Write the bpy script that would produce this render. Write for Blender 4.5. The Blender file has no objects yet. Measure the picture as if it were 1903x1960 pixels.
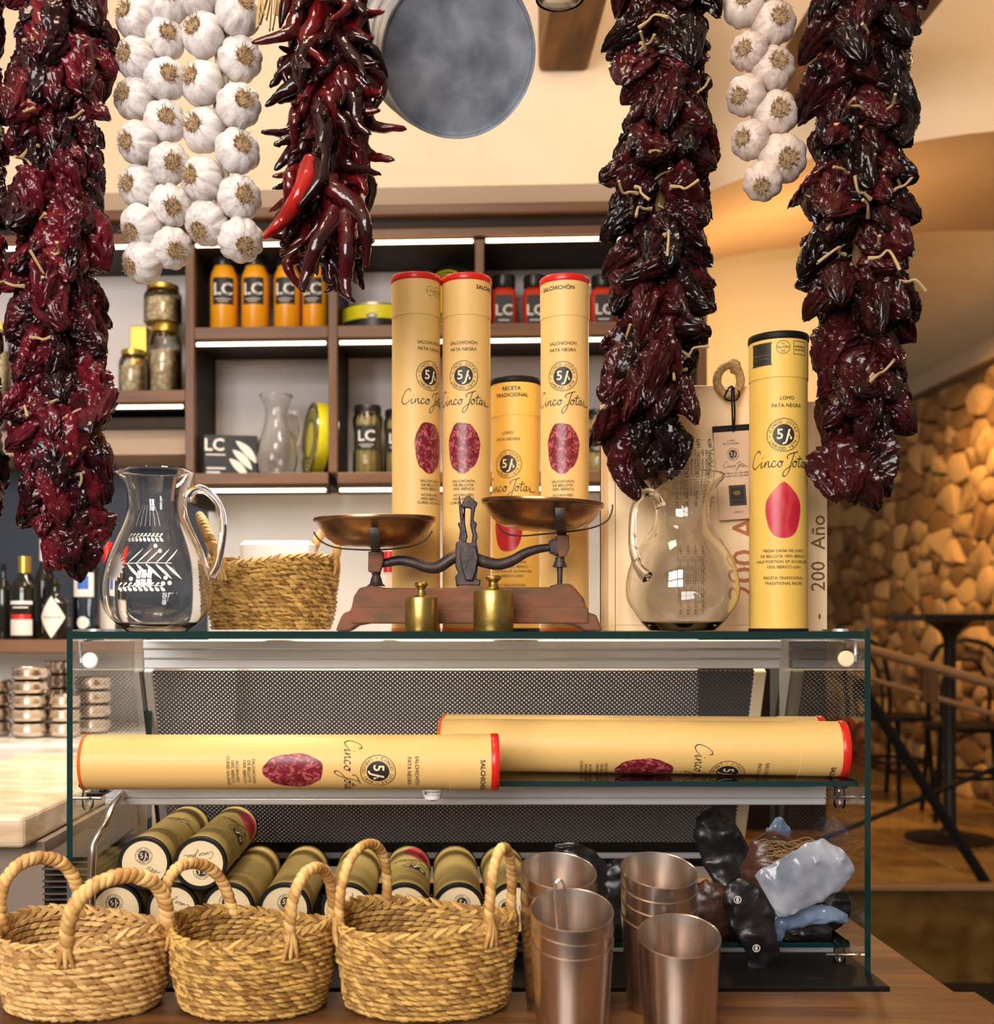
import bpy, math, random
from mathutils import Vector, Matrix, noise, Quaternion
random.seed(7)
SC = bpy.context.scene
COL = SC.collection
PI = math.pi
# ------------------------------------------------------------------ camera, world, light, exposure
F, CX, CY, ZC = 2200.0, 830.0, 1200.0, 1.30          # focal length and principal point in pixels, eye height
cam_d = bpy.data.cameras.new('camera'); cam = bpy.data.objects.new('camera', cam_d); COL.objects.link(cam)
cam.location = (0, 0, ZC); cam.rotation_euler = (PI/2, 0, 0)
cam_d.sensor_fit = 'HORIZONTAL'; cam_d.sensor_width = 36; cam_d.lens = 36*F/1903
cam_d.shift_x = (951.5-CX)/1903; cam_d.shift_y = (CY-980)/1903
cam_d.clip_start = .05
cam_d.dof.use_dof = True; cam_d.dof.focus_distance = 1.82; cam_d.dof.aperture_fstop = 4.0
SC.camera = cam
w = bpy.data.worlds.new('world'); SC.world = w; w.use_nodes = True
w.node_tree.nodes['Background'].inputs[0].default_value = (1.0, .90, .79, 1)
w.node_tree.nodes['Background'].inputs[1].default_value = .23
SC.view_settings.view_transform = 'Standard'; SC.view_settings.look = 'None'
SC.view_settings.gamma = 1; SC.view_settings.use_curve_mapping = False
SC.view_settings.exposure = 0.10
def light(name, kind, loc, energy, color, rot=(0, 0, 0), size=None, size_y=None, **kw):
    d = bpy.data.lights.new(name, kind); d.energy = energy; d.color = color
    if kind == 'AREA':
        d.size = size
        if size_y: d.shape = 'RECTANGLE'; d.size_y = size_y
    for k, v in kw.items(): setattr(d, k, v)
    o = bpy.data.objects.new(name, d); COL.objects.link(o); o.location = loc; o.rotation_euler = rot
    return o
# daylight: six panes of the shop window behind the photographer
for i in range(3):
    for j in range(2):
        light('window_light', 'AREA', (-2.2+i*.8, -1.8, 2.0+j*.95), 31, (1, .95, .91), (math.radians(78), 0, math.radians(-22)), .66, .82)
# warm lamps of the vault and stone wall, plus added fills
light('front_fill', 'AREA', (-.35, 1.3, 3.3), 14, (1, .80, .58), (math.radians(25), 0, 0), .5)  # unseen overhead lamp, added to light the goods from the front
light('aisle_fill', 'AREA', (-.1, 2.52, 2.95), 34, (1, .88, .74), (0, 0, 0), 1.6, .12, spread=math.radians(95))  # unseen lamp added over the aisle to brighten what shows through the perforations
light('vault_lamp', 'POINT', (.75, 2.95, 3.05), 8, (1, .76, .50), shadow_soft_size=.12)
light('vault_lamp', 'POINT', (-.9, 2.75, 3.1), 6, (1, .74, .48), shadow_soft_size=.12)
light('vault_lamp', 'POINT', (2.3, 3.1, 3.2), 13, (1, .70, .40), shadow_soft_size=.12)
light('stone_lamp', 'SPOT', (2.25, 5.6, 2.75), 115, (1, .58, .20), (math.radians(10), math.radians(-32), 0), shadow_soft_size=.08, spot_size=math.radians(120), spot_blend=.9)
light('far_wall_fill', 'POINT', (1.45, 4.5, 2.45), 24, (1, .70, .36), shadow_soft_size=.1)  # unseen lamp added to brighten the far wall beyond the arch

# ------------------------------------------------------------------ helpers
def P(px, py, Y): return Vector(((px-CX)/F*Y, Y, ZC-(py-CY)/F*Y))
def PX(px, Y): return (px-CX)/F*Y
def PZ(py, Y): return ZC-(py-CY)/F*Y
def lerp(a, b, t): return a+(b-a)*t
def interp(tab, x):
    if x <= tab[0][0]: return tab[0][1]
    for (a, va), (b, vb) in zip(tab, tab[1:]):
        if x <= b: return va+(vb-va)*(x-a)/(b-a)
    return tab[-1][1]
def catmull(pts, n=8):
    pts = [Vector(p) for p in pts]; out = []
    for i in range(len(pts)-1):
        p0 = pts[max(i-1, 0)]; p1 = pts[i]; p2 = pts[i+1]; p3 = pts[min(i+2, len(pts)-1)]
        for k in range(n):
            t = k/n
            out.append(.5*((2*p1)+(p2-p0)*t+(2*p0-5*p1+4*p2-p3)*t*t+(3*p1-p0-3*p2+p3)*t*t*t))
    out.append(pts[-1]); return out
class MB:
    def __init__(s): s.v = []; s.f = []; s.m = []; s.mi = 0
    def add(s, vs, fs):
        o = len(s.v); s.v += [tuple(v) for v in vs]; s.f += [tuple(i+o for i in f) for f in fs]; s.m += [s.mi]*len(fs); return o
    def box(s, a, b, M=None):
        x0, y0, z0 = a; x1, y1, z1 = b
        vs = [Vector(p) for p in ((x0,y0,z0),(x1,y0,z0),(x1,y1,z0),(x0,y1,z0),(x0,y0,z1),(x1,y0,z1),(x1,y1,z1),(x0,y1,z1))]
        if M: vs = [M @ v for v in vs]
        s.add(vs, [(0,3,2,1),(4,5,6,7),(0,1,5,4),(1,2,6,5),(2,3,7,6),(3,0,4,7)]); return s
    def bbox(s, a, b, r=.003, M=None):     # box with chamfered edges along all axes
        x0, y0, z0 = a; x1, y1, z1 = b
        cs = []
        for z, i in ((z0, r), (z0+r, 0), (z1-r, 0), (z1, r)):
            cs.append([(x0+i+r*(i==0), y0+i, z), (x1-i-r*(i==0), y0+i, z), (x1-i, y0+i+r*(i==0), z), (x1-i, y1-i-r*(i==0), z),
                       (x1-i-r*(i==0), y1-i, z), (x0+i+r*(i==0), y1-i, z), (x0+i, y1-i-r*(i==0), z), (x0+i, y0+i+r*(i==0), z)])
        vs = [Vector(p) for c in cs for p in c]
        if M: vs = [M @ v for v in vs]
        fs = [tuple(range(7, -1, -1)), tuple(range(24, 32))]
        for k in range(3):
            for i in range(8): fs.append((k*8+i, k*8+(i+1) % 8, k*8+8+(i+1) % 8, k*8+8+i))
        s.add(vs, fs); return s
    def loft(s, rings, cap=(True, True), closed=True):
        n = len(rings[0]); vs = [p for r in rings for p in r]; fs = []
        for k in range(len(rings)-1):
            for i in range(n if closed else n-1):
                fs.append((k*n+i, k*n+(i+1) % n, k*n+n+(i+1) % n, k*n+n+i))
        if cap[0]: fs.append(tuple(range(n-1, -1, -1)))
        if cap[1]: fs.append(tuple(range((len(rings)-1)*n, len(rings)*n)))
        s.add(vs, fs); return s
    def tube(s, path, r, n=8, cap=True, flat=1.0, up=None):
        path = [Vector(p) for p in path]; m = len(path)
        rr = r if isinstance(r, (list, tuple)) else [r]*m
        t0 = (path[1]-path[0]).normalized()
        u = Vector(up) if up else (Vector((0, 0, 1)) if abs(t0.z) < .9 else Vector((1, 0, 0)))
        u = (u-t0*u.dot(t0)).normalized(); rings = []
        for i in range(m):
            t = (path[min(i+1, m-1)]-path[max(i-1, 0)]).normalized()
            u = (u-t*u.dot(t)).normalized(); v = t.cross(u)
            rings.append([path[i]+(u*math.cos(2*PI*k/n)*flat+v*math.sin(2*PI*k/n))*rr[i] for k in range(n)])
        s.loft(rings, (cap, cap)); return s
    def lathe(s, prof, n=32, M=None, cap=(False, False), fn=None):
        cap = (cap[0] or prof[0][0] <= .0021, cap[1] or prof[-1][0] <= .0021); rings = []
        for r, z in prof:
            ring = []
            for k in range(n):
                a = 2*PI*k/n; p = Vector((r*math.cos(a), r*math.sin(a), z))
                if fn: p = fn(p, a)
                ring.append(M @ p if M else p)
            rings.append(ring)
        s.loft(rings, cap); return s
    def prism(s, poly, y0, y1, M=None):     # polygon (x, z) extruded along y
        n = len(poly); vs = [Vector((x, y0, z)) for x, z in poly]+[Vector((x, y1, z)) for x, z in poly]
        if M: vs = [M @ v for v in vs]
        fs = [tuple(range(n)), tuple(range(2*n-1, n-1, -1))]+[(i, i+n, (i+1) % n+n, (i+1) % n) for i in range(n)]
        s.add(vs, fs); return s
    def mesh(s, name, mats, smooth=True):
        me = bpy.data.meshes.new(name); me.from_pydata(s.v, [], s.f)
        for m in (mats if isinstance(mats, (list, tuple)) else [mats]): me.materials.append(m)
        me.polygons.foreach_set('material_index', s.m); me.validate(); me.update()
        if smooth: me.set_sharp_from_angle(angle=math.radians(smooth if smooth is not True else 40)); 
        else: me.shade_flat()
        return me
    def build(s, name, mats, parent=None, smooth=True, **kw): return link(name, s.mesh(name, mats, smooth), parent, **kw)
def link(name, me, parent=None, loc=None, rot=None, scale=None):
    o = bpy.data.objects.new(name, me); COL.objects.link(o); o.parent = parent
    if loc is not None: o.location = loc
    if rot is not None: o.rotation_euler = rot
    if scale is not None: o.scale = scale
    return o
def tag(o, label, cat, group=None, kind=None):
    o['label'] = label; o['category'] = cat
    if group: o['group'] = group
    if kind: o['kind'] = kind
    return o
def thing(name, label, cat, loc=(0, 0, 0), rot=(0, 0, 0), group=None, scale=None):
    o = link(name, None, None, loc, rot, scale); o.empty_display_size = .05
    return tag(o, label, cat, group)
def structure(o): o['kind'] = 'structure'; return o
def bevel(o, wd=.003, seg=2):
    m = o.modifiers.new('bevel', 'BEVEL'); m.width = wd; m.segments = seg; m.limit_method = 'ANGLE'; return o

# ------------------------------------------------------------------ materials
def newmat(name):
    m = bpy.data.materials.new(name); m.use_nodes = True; return m, m.node_tree.nodes, m.node_tree.links
def mat(name, col, rough=.5, metal=0, c2=None, scale=(20, 20, 20), detail=4, bump=0, bscale=None, spec=.5, rnd=None, contrast=(.35, .65), coat=0, trans=0, ior=1.45, emit=0, distort=0, kind='noise'):
    m, N, L = newmat(name); b = N['Principled BSDF']
    b.inputs['Roughness'].default_value = rough; b.inputs['Metallic'].default_value = metal
    b.inputs['Specular IOR Level'].default_value = spec; b.inputs['Coat Weight'].default_value = coat
    b.inputs['Transmission Weight'].default_value = trans; b.inputs['IOR'].default_value = ior
    b.inputs['Base Color'].default_value = (*col, 1)
    if emit: b.inputs['Emission Color'].default_value = (*col, 1); b.inputs['Emission Strength'].default_value = emit
    if c2 or bump:
        tc = N.new('ShaderNodeTexCoord'); mp = N.new('ShaderNodeMapping'); mp.inputs['Scale'].default_value = scale
        L.new(tc.outputs['Object'], mp.inputs[0])
        if kind == 'voronoi': nt = N.new('ShaderNodeTexVoronoi'); nt.inputs['Scale'].default_value = 1; out = nt.outputs['Distance']
        else: nt = N.new('ShaderNodeTexNoise'); nt.inputs['Scale'].default_value = 1; nt.inputs['Detail'].default_value = detail; nt.inputs['Distortion'].default_value = distort; out = nt.outputs[0]
        L.new(mp.outputs[0], nt.inputs['Vector'])
        if c2:
            cr = N.new('ShaderNodeValToRGB'); cr.color_ramp.elements[0].position = contrast[0]; cr.color_ramp.elements[1].position = contrast[1]
            cr.color_ramp.elements[0].color = (*col, 1); cr.color_ramp.elements[1].color = (*c2, 1)
            fac = out
            if rnd:
                g = N.new('ShaderNodeObjectInfo') if rnd[0] == 'object' else N.new('ShaderNodeNewGeometry')
                ro = g.outputs['Random'] if rnd[0] == 'object' else g.outputs['Random Per Island']
                ma = N.new('ShaderNodeMath'); ma.operation = 'MULTIPLY_ADD'; ma.inputs[1].default_value = rnd[1]; ma.inputs[2].default_value = -rnd[1]/2
                L.new(ro, ma.inputs[0]); ad = N.new('ShaderNodeMath'); L.new(ma.outputs[0], ad.inputs[0]); L.new(out, ad.inputs[1]); fac = ad.outputs[0]
            L.new(fac, cr.inputs[0]); L.new(cr.outputs[0], b.inputs['Base Color'])
        if bump:
            bp = N.new('ShaderNodeBump'); bp.inputs['Strength'].default_value = bump; bp.inputs['Distance'].default_value = .004
            if bscale:
                n2 = N.new('ShaderNodeTexNoise'); n2.inputs['Scale'].default_value = bscale; n2.inputs['Detail'].default_value = 3
                L.new(tc.outputs['Object'], n2.inputs['Vector']); L.new(n2.outputs[0], bp.inputs['Height'])
            else: L.new(out, bp.inputs['Height'])
            L.new(bp.outputs[0], b.inputs['Normal'])
    return m
def clearglass(name, tint=(.97, 1, .985), refl=1.0, ior=1.5):       # clear pane: lets light through, mirrors at grazing angles
    m, N, L = newmat(name); out = N['Material Output']; N.remove(N['Principled BSDF'])
    t = N.new('ShaderNodeBsdfTransparent'); t.inputs[0].default_value = (*tint, 1)
    g = N.new('ShaderNodeBsdfGlossy'); g.inputs['Roughness'].default_value = 0.0
    fr = N.new('ShaderNodeFresnel'); fr.inputs[0].default_value = ior
    mu = N.new('ShaderNodeMath'); mu.operation = 'MULTIPLY'; mu.inputs[1].default_value = refl
    mx = N.new('ShaderNodeMixShader'); L.new(fr.outputs[0], mu.inputs[0]); L.new(mu.outputs[0], mx.inputs[0]); L.new(t.outputs[0], mx.inputs[1]); L.new(g.outputs[0], mx.inputs[2])
    L.new(mx.outputs[0], out.inputs[0]); return m
M = {}
M['plaster'] = mat('plaster', (.86, .70, .52), .85, c2=(.81, .64, .45), scale=(3, 3, 3), bump=.15, bscale=30)
M['plaster_ochre'] = mat('plaster_ochre', (.86, .70, .46), .85, c2=(.80, .62, .38), scale=(2, 2, 2), bump=.1, bscale=30)
M['soffit_shaded'] = mat('soffit_shaded', (.50, .31, .16), .9, c2=(.45, .27, .13), scale=(2, 2, 2))  # browner than the arch plaster: shade of the underside put into the colour
M['trim'] = mat('trim', (.38, .28, .20), .7)
M['beam'] = mat('beam', (.27, .13, .038), .75, c2=(.10, .045, .014), scale=(14, 2.5, 14), bump=.5)
M['walnut'] = mat('walnut', (.17, .074, .024), .42, c2=(.085, .033, .012), scale=(3, 40, 40), detail=6, bump=.08, contrast=(.3, .7))
M['walnut_v'] = mat('walnut_v', (.17, .074, .024), .42, c2=(.085, .033, .012), scale=(40, 40, 3), detail=6, bump=.08, contrast=(.3, .7))
M['darkwood'] = mat('darkwood', (.030, .018, .012), .55, c2=(.018, .011, .008), scale=(3, 30, 30), spec=.2)
M['counterwood'] = mat('counterwood', (.22, .095, .028), .38, c2=(.085, .034, .012), scale=(2.2, 24, 24), detail=7, distort=1.2, bump=.05, contrast=(.3, .68))
M['backwhite'] = mat('backwhite', (.72, .66, .64), .6)
M['white'] = mat('white', (.85, .83, .80), .5)
M['navy'] = mat('navy', (.020, .030, .050), .5)
M['led'] = mat('led', (1, .80, .52), .5, emit=6)
M['marble'] = mat('marble', (.80, .74, .66), .18, c2=(.58, .47, .36), scale=(4, 9, 9), detail=8, distort=2, contrast=(.35, .75))
M['travertine'] = mat('travertine', (.78, .62, .44), .25, c2=(.58, .40, .24), scale=(3, 8, 20), detail=7, distort=1.5)
M['floor'] = mat('floor', (.020, .015, .010), .5, c2=(.012, .009, .006), scale=(6, 6, 6))
M['tile'] = mat('tile', (.42, .24, .07), .22, c2=(.24, .12, .03), scale=(5, 5, 5), rnd=('object', .5))
M['riser'] = mat('riser', (.20, .11, .028), .2, c2=(.11, .055, .012), scale=(3, 3, 5), detail=6, distort=2.5)
M['mortar'] = mat('mortar', (.24, .135, .045), .95, c2=(.15, .08, .025), scale=(12, 12, 12), bump=.6)
M['stone'] = mat('stone', (.55, .33, .125), .9, c2=(.24, .12, .038), scale=(9, 9, 9), detail=6, bump=.7, rnd=('object', .8))
M['black'] = mat('black', (.008, .007, .007), .5, spec=.2)
M['blackmetal'] = mat('blackmetal', (.012, .010, .009), .45, metal=.3)
M['railwood'] = mat('railwood', (.32, .18, .08), .35)
M['alu'] = mat('alu', (.90, .90, .91), .32, .3, c2=(.80, .80, .82), scale=(2, 300, 300), bump=.02)
M['alu_mat'] = mat('alu_mat', (.78, .78, .80), .4, .85)
M['pane'] = clearglass('pane', (.985, 1, .993), 1.0)
M['frontpane'] = clearglass('frontpane', (.99, 1, .996), .35)
M['paneedge'] = mat('paneedge', (.002, .024, .021), .06, spec=.8)
M['clearplastic'] = clearglass('clearplastic', (.93, .94, .94), 1.3)
M['glass'] = mat('glass', (1, 1, 1), 0, trans=1, ior=1.47, spec=.5)
M['jarglass'] = clearglass('jarglass', (.93, .93, .90), 1.4)
M['etch'] = mat('etch', (.92, .88, .80), .7)
M['kraft'] = mat('kraft', (.76, .49, .170), .5, c2=(.74, .465, .150), scale=(6, 6, 2))
M['kraft_y'] = mat('kraft_y', (.76, .48, .10), .5, c2=(.74, .45, .08), scale=(6, 6, 2))
M['capcream'] = mat('capcream', (.80, .62, .36), .6)
M['tubeshade'] = mat('tubeshade', (.38, .26, .075), .6, c2=(.31, .21, .055), scale=(5, 5, 12))  # short canisters: shade of the lower shelf mixed into their card colour
M['red'] = mat('red', (.62, .018, .012), .3)
M['orangered'] = mat('orangered', (.75, .12, .01), .35)
M['ink'] = mat('ink', (.022, .018, .016), .5)
M['brownink'] = mat('brownink', (.20, .10, .03), .6)
M['cream'] = mat('cream', (.86, .72, .45), .5)
M['salami'] = mat('salami', (.16, .008, .018), .35, c2=(.55, .13, .13), scale=(120, 120, 90), detail=5, distort=1, contrast=(.47, .68))
M['loin'] = mat('loin', (.46, .012, .03), .35, c2=(.62, .10, .09), scale=(60, 60, 18), detail=4, contrast=(.5, .9))
M['bronze'] = mat('bronze', (.46, .26, .12), .30, .95, c2=(.22, .10, .055), scale=(14, 14, 22), detail=5, bump=.08)
M['brass'] = mat('brass', (.52, .36, .10), .34, .95, c2=(.36, .23, .06), scale=(30, 30, 50), detail=6, bump=.12)
M['rust'] = mat('rust', (.23, .078, .036), .72, .1, c2=(.115, .070, .036), scale=(22, 22, 60), detail=8, bump=.5, contrast=(.35, .7))
M['iron'] = mat('iron', (.060, .048, .048), .5, .6, c2=(.13, .075, .05), scale=(40, 40, 40), detail=6, bump=.6, contrast=(.5, .8))
M['zinc'] = mat('zinc', (.14, .16, .20), .46, .5, c2=(.36, .39, .45), scale=(16, 16, 16), detail=10, distort=.35, bump=.05, contrast=(.33, .70))
M['steel'] = mat('steel', (.66, .55, .47), .26, 1.0, c2=(.58, .48, .40), scale=(200, 200, 3), bump=.03)
M['bowlsteel'] = mat('bowlsteel', (.55, .48, .42), .22, 1.0)
M['straw'] = mat('straw', (.70, .45, .17), .6, c2=(.34, .17, .045), scale=(60, 60, 60), detail=3, bump=.4, rnd=('island', .75), contrast=(.25, .85))
M['straw2'] = mat('straw2', (.62, .38, .105), .6, c2=(.25, .125, .028), scale=(60, 60, 60), detail=3, bump=.4, rnd=('island', .85), contrast=(.25, .8))
M['rope'] = mat('rope', (.72, .46, .17), .6, c2=(.44, .22, .055), scale=(50, 50, 50), bump=.4, rnd=('island', .6))
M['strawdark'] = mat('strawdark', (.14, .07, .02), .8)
M['pepper'] = mat('pepper', (.014, .003, .005), .15, c2=(.125, .007, .014), scale=(28, 28, 28), detail=4, bump=.15, bscale=90, rnd=('object', .45), contrast=(.36, .82), spec=.4)
M['pepper_dark'] = mat('pepper_dark', (.007, .003, .003), .18, c2=(.060, .007, .008), scale=(28, 28, 28), detail=4, bump=.15, bscale=90, rnd=('object', .45), contrast=(.36, .85), spec=.35)
M['chili'] = mat('chili', (.016, .003, .004), .14, c2=(.12, .004, .005), scale=(12, 12, 12), detail=2, bump=.35, bscale=70, rnd=('object', .6), contrast=(.42, .95), spec=.6)
M['chili_red'] = mat('chili_red', (.40, .012, .008), .16, c2=(.22, .008, .008), scale=(20, 20, 20), spec=.6)
M['stem'] = mat('stem', (.42, .29, .13), .7)
M['garlic'] = mat('garlic', (.66, .61, .59), .45, c2=(.40, .31, .27), scale=(6, 6, 1.3), detail=7, bump=.25, contrast=(.46, .86), rnd=('object', .15))
M['garlic_warm'] = mat('garlic_warm', (.60, .48, .41), .45, c2=(.38, .25, .22), scale=(6, 6, 1.3), detail=7, bump=.25, contrast=(.46, .86), rnd=('object', .15))
M['root'] = mat('root', (.40, .27, .15), .85, c2=(.24, .15, .07), scale=(90, 90, 90))
M['pine'] = mat('pine', (.86, .64, .38), .6, c2=(.76, .52, .28), scale=(30, 30, 3), detail=5, distort=.6, contrast=(.35, .75))
M['twine'] = mat('twine', (.45, .29, .12), .8, c2=(.28, .16, .06), scale=(200, 200, 200), bump=.5)
M['tagpaper'] = mat('tagpaper', (.64, .43, .27), .6)
M['orange'] = mat('orange', (.82, .34, .008), .3)
M['redsauce'] = mat('redsauce', (.55, .03, .008), .3)
M['gold'] = mat('gold', (.62, .42, .08), .3, .85)
M['tinyellow'] = mat('tinyellow', (.66, .60, .015), .35)
M['tinblack'] = mat('tinblack', (.014, .013, .012), .3)
M['label'] = mat('label', (.020, .020, .023), .5)
M['letter'] = mat('letter', (.80, .76, .70), .6)
M['asparagus'] = mat('asparagus', (.72, .60, .28), .5, c2=(.64, .52, .16), scale=(50, 50, 8))
M['pasta'] = mat('pasta', (.78, .66, .46), .6, c2=(.50, .38, .22), scale=(70, 70, 70), kind='voronoi', bump=.6)
M['winebottle'] = mat('winebottle', (.010, .010, .006), .06, spec=.7)
M['ginglass'] = clearglass('ginglass', (.78, .82, .86), 1.5)
M['labelwhite'] = mat('labelwhite', (.75, .68, .60), .6)
M['labelblue'] = mat('labelblue', (.03, .12, .45), .5)
M['bagblack'] = mat('bagblack', (.012, .010, .010), .32, bump=.3, bscale=40)
M['bagmeat'] = mat('bagmeat', (.09, .03, .018), .3, c2=(.035, .018, .014), scale=(40, 40, 40), bump=.5)
M['bagfilm'] = mat('bagfilm', (.17, .19, .24), .16, c2=(.33, .35, .40), scale=(14, 14, 14), bump=.5, bscale=30)
M['bagblue'] = mat('bagblue', (.10, .15, .25), .2, c2=(.20, .26, .36), scale=(14, 14, 14), bump=.5, bscale=30)
M['straw_hay'] = mat('straw_hay', (.34, .20, .07), .7)
# perforated blind: real holes in the sheet
def perforated():
    m, N, L = newmat('perforated'); out = N['Material Output']; b = N['Principled BSDF']
    b.inputs['Base Color'].default_value = (.105, .10, .106, 1); b.inputs['Roughness'].default_value = .36; b.inputs['Metallic'].default_value = .2
    tc = N.new('ShaderNodeTexCoord'); sp = N.new('ShaderNodeSeparateXYZ'); L.new(tc.outputs['Object'], sp.inputs[0])
    def mth(op, a, bb=None):
        n = N.new('ShaderNodeMath'); n.operation = op
        for i, x in enumerate((a, bb)):
            if x is None: continue
            if isinstance(x, (int, float)): n.inputs[i].default_value = x
            else: L.new(x, n.inputs[i])
        return n.outputs[0]
    res = None
    for off in (0, .5):
        u = mth('SUBTRACT', mth('FRACT', mth('ADD', mth('MULTIPLY', sp.outputs[0], 1/.0092), off+100)), .5)
        v = mth('SUBTRACT', mth('FRACT', mth('ADD', mth('MULTIPLY', sp.outputs[2], 1/.0092), off+100)), .5)
        d = mth('ADD', mth('MULTIPLY', u, u), mth('MULTIPLY', v, v)); h = mth('LESS_THAN', d, .165**2)
        res = h if res is None else mth('MAXIMUM', res, h)
    t = N.new('ShaderNodeBsdfTransparent'); mx = N.new('ShaderNodeMixShader')
    L.new(res, mx.inputs[0]); L.new(b.outputs[0], mx.inputs[1]); L.new(t.outputs[0], mx.inputs[2]); L.new(mx.outputs[0], out.inputs[0]); return m
M['perforated'] = perforated()

# ------------------------------------------------------------------ print: flat artwork built as thin inlays, flat or wrapped on a cylinder
_tc = {}
def text2d(s, size, bold=0, align='CENTER', shear=0, space=1):
    k = (s, bold, align, shear, space)
    if k not in _tc:
        c = bpy.data.curves.new('t', 'FONT'); c.body = s; c.size = 1; c.offset = bold; c.align_x = align; c.shear = shear; c.resolution_u = 2; c.space_character = space
        o = bpy.data.objects.new('t', c); COL.objects.link(o)
        dg = bpy.context.evaluated_depsgraph_get(); me = bpy.data.meshes.new_from_object(o.evaluated_get(dg))
        _tc[k] = ([(v.co.x, v.co.y) for v in me.vertices], [tuple(p.vertices) for p in me.polygons])
        bpy.data.objects.remove(o); bpy.data.curves.remove(c); bpy.data.meshes.remove(me)
    v, f = _tc[k]; return [(x*size, y*size) for x, y in v], f
class Art:                                # 2D pieces: (points, faces, material slot, layer)
    def __init__(s): s.p = []
    def text(s, t, x, y, size, mi=0, layer=1, rot=0, **kw):
        v, f = text2d(t, size, **kw); c, q = math.cos(rot), math.sin(rot)
        s.p.append(([(x+a*c-b*q, y+a*q+b*c) for a, b in v], f, mi, layer)); return s
    def disc(s, x, y, r, mi=0, layer=0, n=32, rings=5, ry=None, fn=None, r0=0):
        ry = ry or r; v = []; f = []
        for k in range(rings+1):
            for i in range(n):
                a = 2*PI*i/n; q = r0+(1-r0)*k/rings; e = fn(a) if fn else 1
                v.append((x+math.cos(a)*r*q*e, y+math.sin(a)*ry*q*e))
        for k in range(rings):
            for i in range(n): f.append((k*n+i, (k+1)*n+i, (k+1)*n+(i+1) % n, k*n+(i+1) % n))
        s.p.append((v, f, mi, layer)); return s
    def ring(s, x, y, r, wd, mi=0, layer=1): return s.disc(x, y, r, mi, layer, 40, 1, r0=1-wd/r)
    def rect(s, x0, y0, x1, y1, mi=0, layer=0, n=8):
        v = []; f = []
        for i in range(n+1): t = i/n; v += [(lerp(x0, x1, t), y0), (lerp(x0, x1, t), y1)]
        for i in range(n): f.append((2*i, 2*i+2, 2*i+3, 2*i+1))
        s.p.append((v, f, mi, layer)); return s
    def frame(s, x0, y0, x1, y1, wd, mi=0, layer=1):
        s.rect(x0, y0, x1, y0+wd, mi, layer); s.rect(x0, y1-wd, x1, y1, mi, layer); s.rect(x0, y0, x0+wd, y1, mi, layer, 1); s.rect(x1-wd, y0, x1, y1, mi, layer, 1); return s
    def stroke(s, pts, wd, mi=0, layer=1, n=5, taper=False):
        c = catmull([(a, b, 0) for a, b in pts], n); v = []; f = []
        for i, p in enumerate(c):
            t = (c[min(i+1, len(c)-1)]-c[max(i-1, 0)]); t = t.normalized() if t.length > 0 else Vector((1, 0, 0))
            q = Vector((-t.y, t.x, 0))*wd/2*(abs(math.cos(math.atan2(t.y, t.x)-2.4))*.6+.55)
            if taper: q *= math.sin(PI*min(.98, max(.02, i/(len(c)-1))))
            v += [(p.x+q.x, p.y+q.y), (p.x-q.x, p.y-q.y)]
        for i in range(len(c)-1): f.append((2*i, 2*i+1, 2*i+3, 2*i+2))
        s.p.append((v, f, mi, layer)); return s
    def arc_text(s, t, x, y, r, size, a0, a1, mi=0, layer=1, outward=True, **kw):
        n = len(t)
        for i, ch in enumerate(t):
            if ch == ' ': continue
            a = lerp(a0, a1, i/(n-1)); rot = a-PI/2
            s.text(ch, x+math.cos(a)*r-math.cos(rot)*0, y+math.sin(a)*r, size, mi, layer, rot, **kw)
        return s
    def wrapped(s, name, mats, r, lift=.0004, step=.00025):
        b = MB()
        for v, f, mi, ly in s.p:
            b.mi = mi; R = r+lift+ly*step; b.add([(R*math.sin(x/r), -R*math.cos(x/r), z) for x, z in v], f)
        return b.mesh(name, mats)
    def flat(s, name, mats, lift=.0004, step=.00025):
        b = MB()
        for v, f, mi, ly in s.p: b.mi = mi; b.add([(x, -(lift+ly*step), z) for x, z in v], f)
        return b.mesh(name, mats)
SIG = [[(1.6,2.3),(1.5,2.75),(.9,2.6),(.2,1.6),(-.1,.6),(.3,0),(1,.2),(1.7,.8)], [(1.95,1),(1.78,.3),(1.9,0),(2.3,.45)], [(2.05,1.5),(2.2,1.65)],
  [(2.55,.95),(2.4,.0)], [(2.42,.15),(2.8,.8),(3.1,.95),(3.05,.2),(3.3,.05),(3.55,.35)], [(4.2,.85),(3.9,1),(3.6,.5),(3.7,.05),(4.1,.1),(4.45,.45)],
  [(4.9,.95),(4.55,.6),(4.6,.1),(4.95,.05),(5.2,.5),(4.9,.95),(5.45,.8)], [(6.1,1.3),(6.05,1.75),(6.6,2.1),(7.9,2.5)],
  [(7.3,2.35),(6.8,1),(6.3,-.6),(5.7,-1.5),(5.3,-1.35),(5.6,-.6),(6.7,.25)], [(7.3,.95),(6.95,.6),(7,.1),(7.35,.05),(7.6,.5),(7.3,.95),(7.85,.8)],
  [(8.35,1.9),(8,.3),(8.2,0),(8.5,.35)], [(7.7,1.25),(8.85,1.4)], [(9.2,.85),(8.8,.9),(8.6,.3),(8.8,0),(9.2,.6),(9.25,.9),(9.1,.2),(9.3,0),(9.65,.45)],
  [(9.95,.95),(9.72,.6),(10.05,.3),(9.8,0),(10.4,-.15),(11.3,0)]]
def art_signature(A, x, y, width, wd=None, mi=0, layer=1):
    k = width/11.4; wd = wd or .16*k
    for st in SIG: A.stroke([(x+(a-5.6)*k, y+b*k) for a, b in st], wd, mi, layer)
    return A
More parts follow.
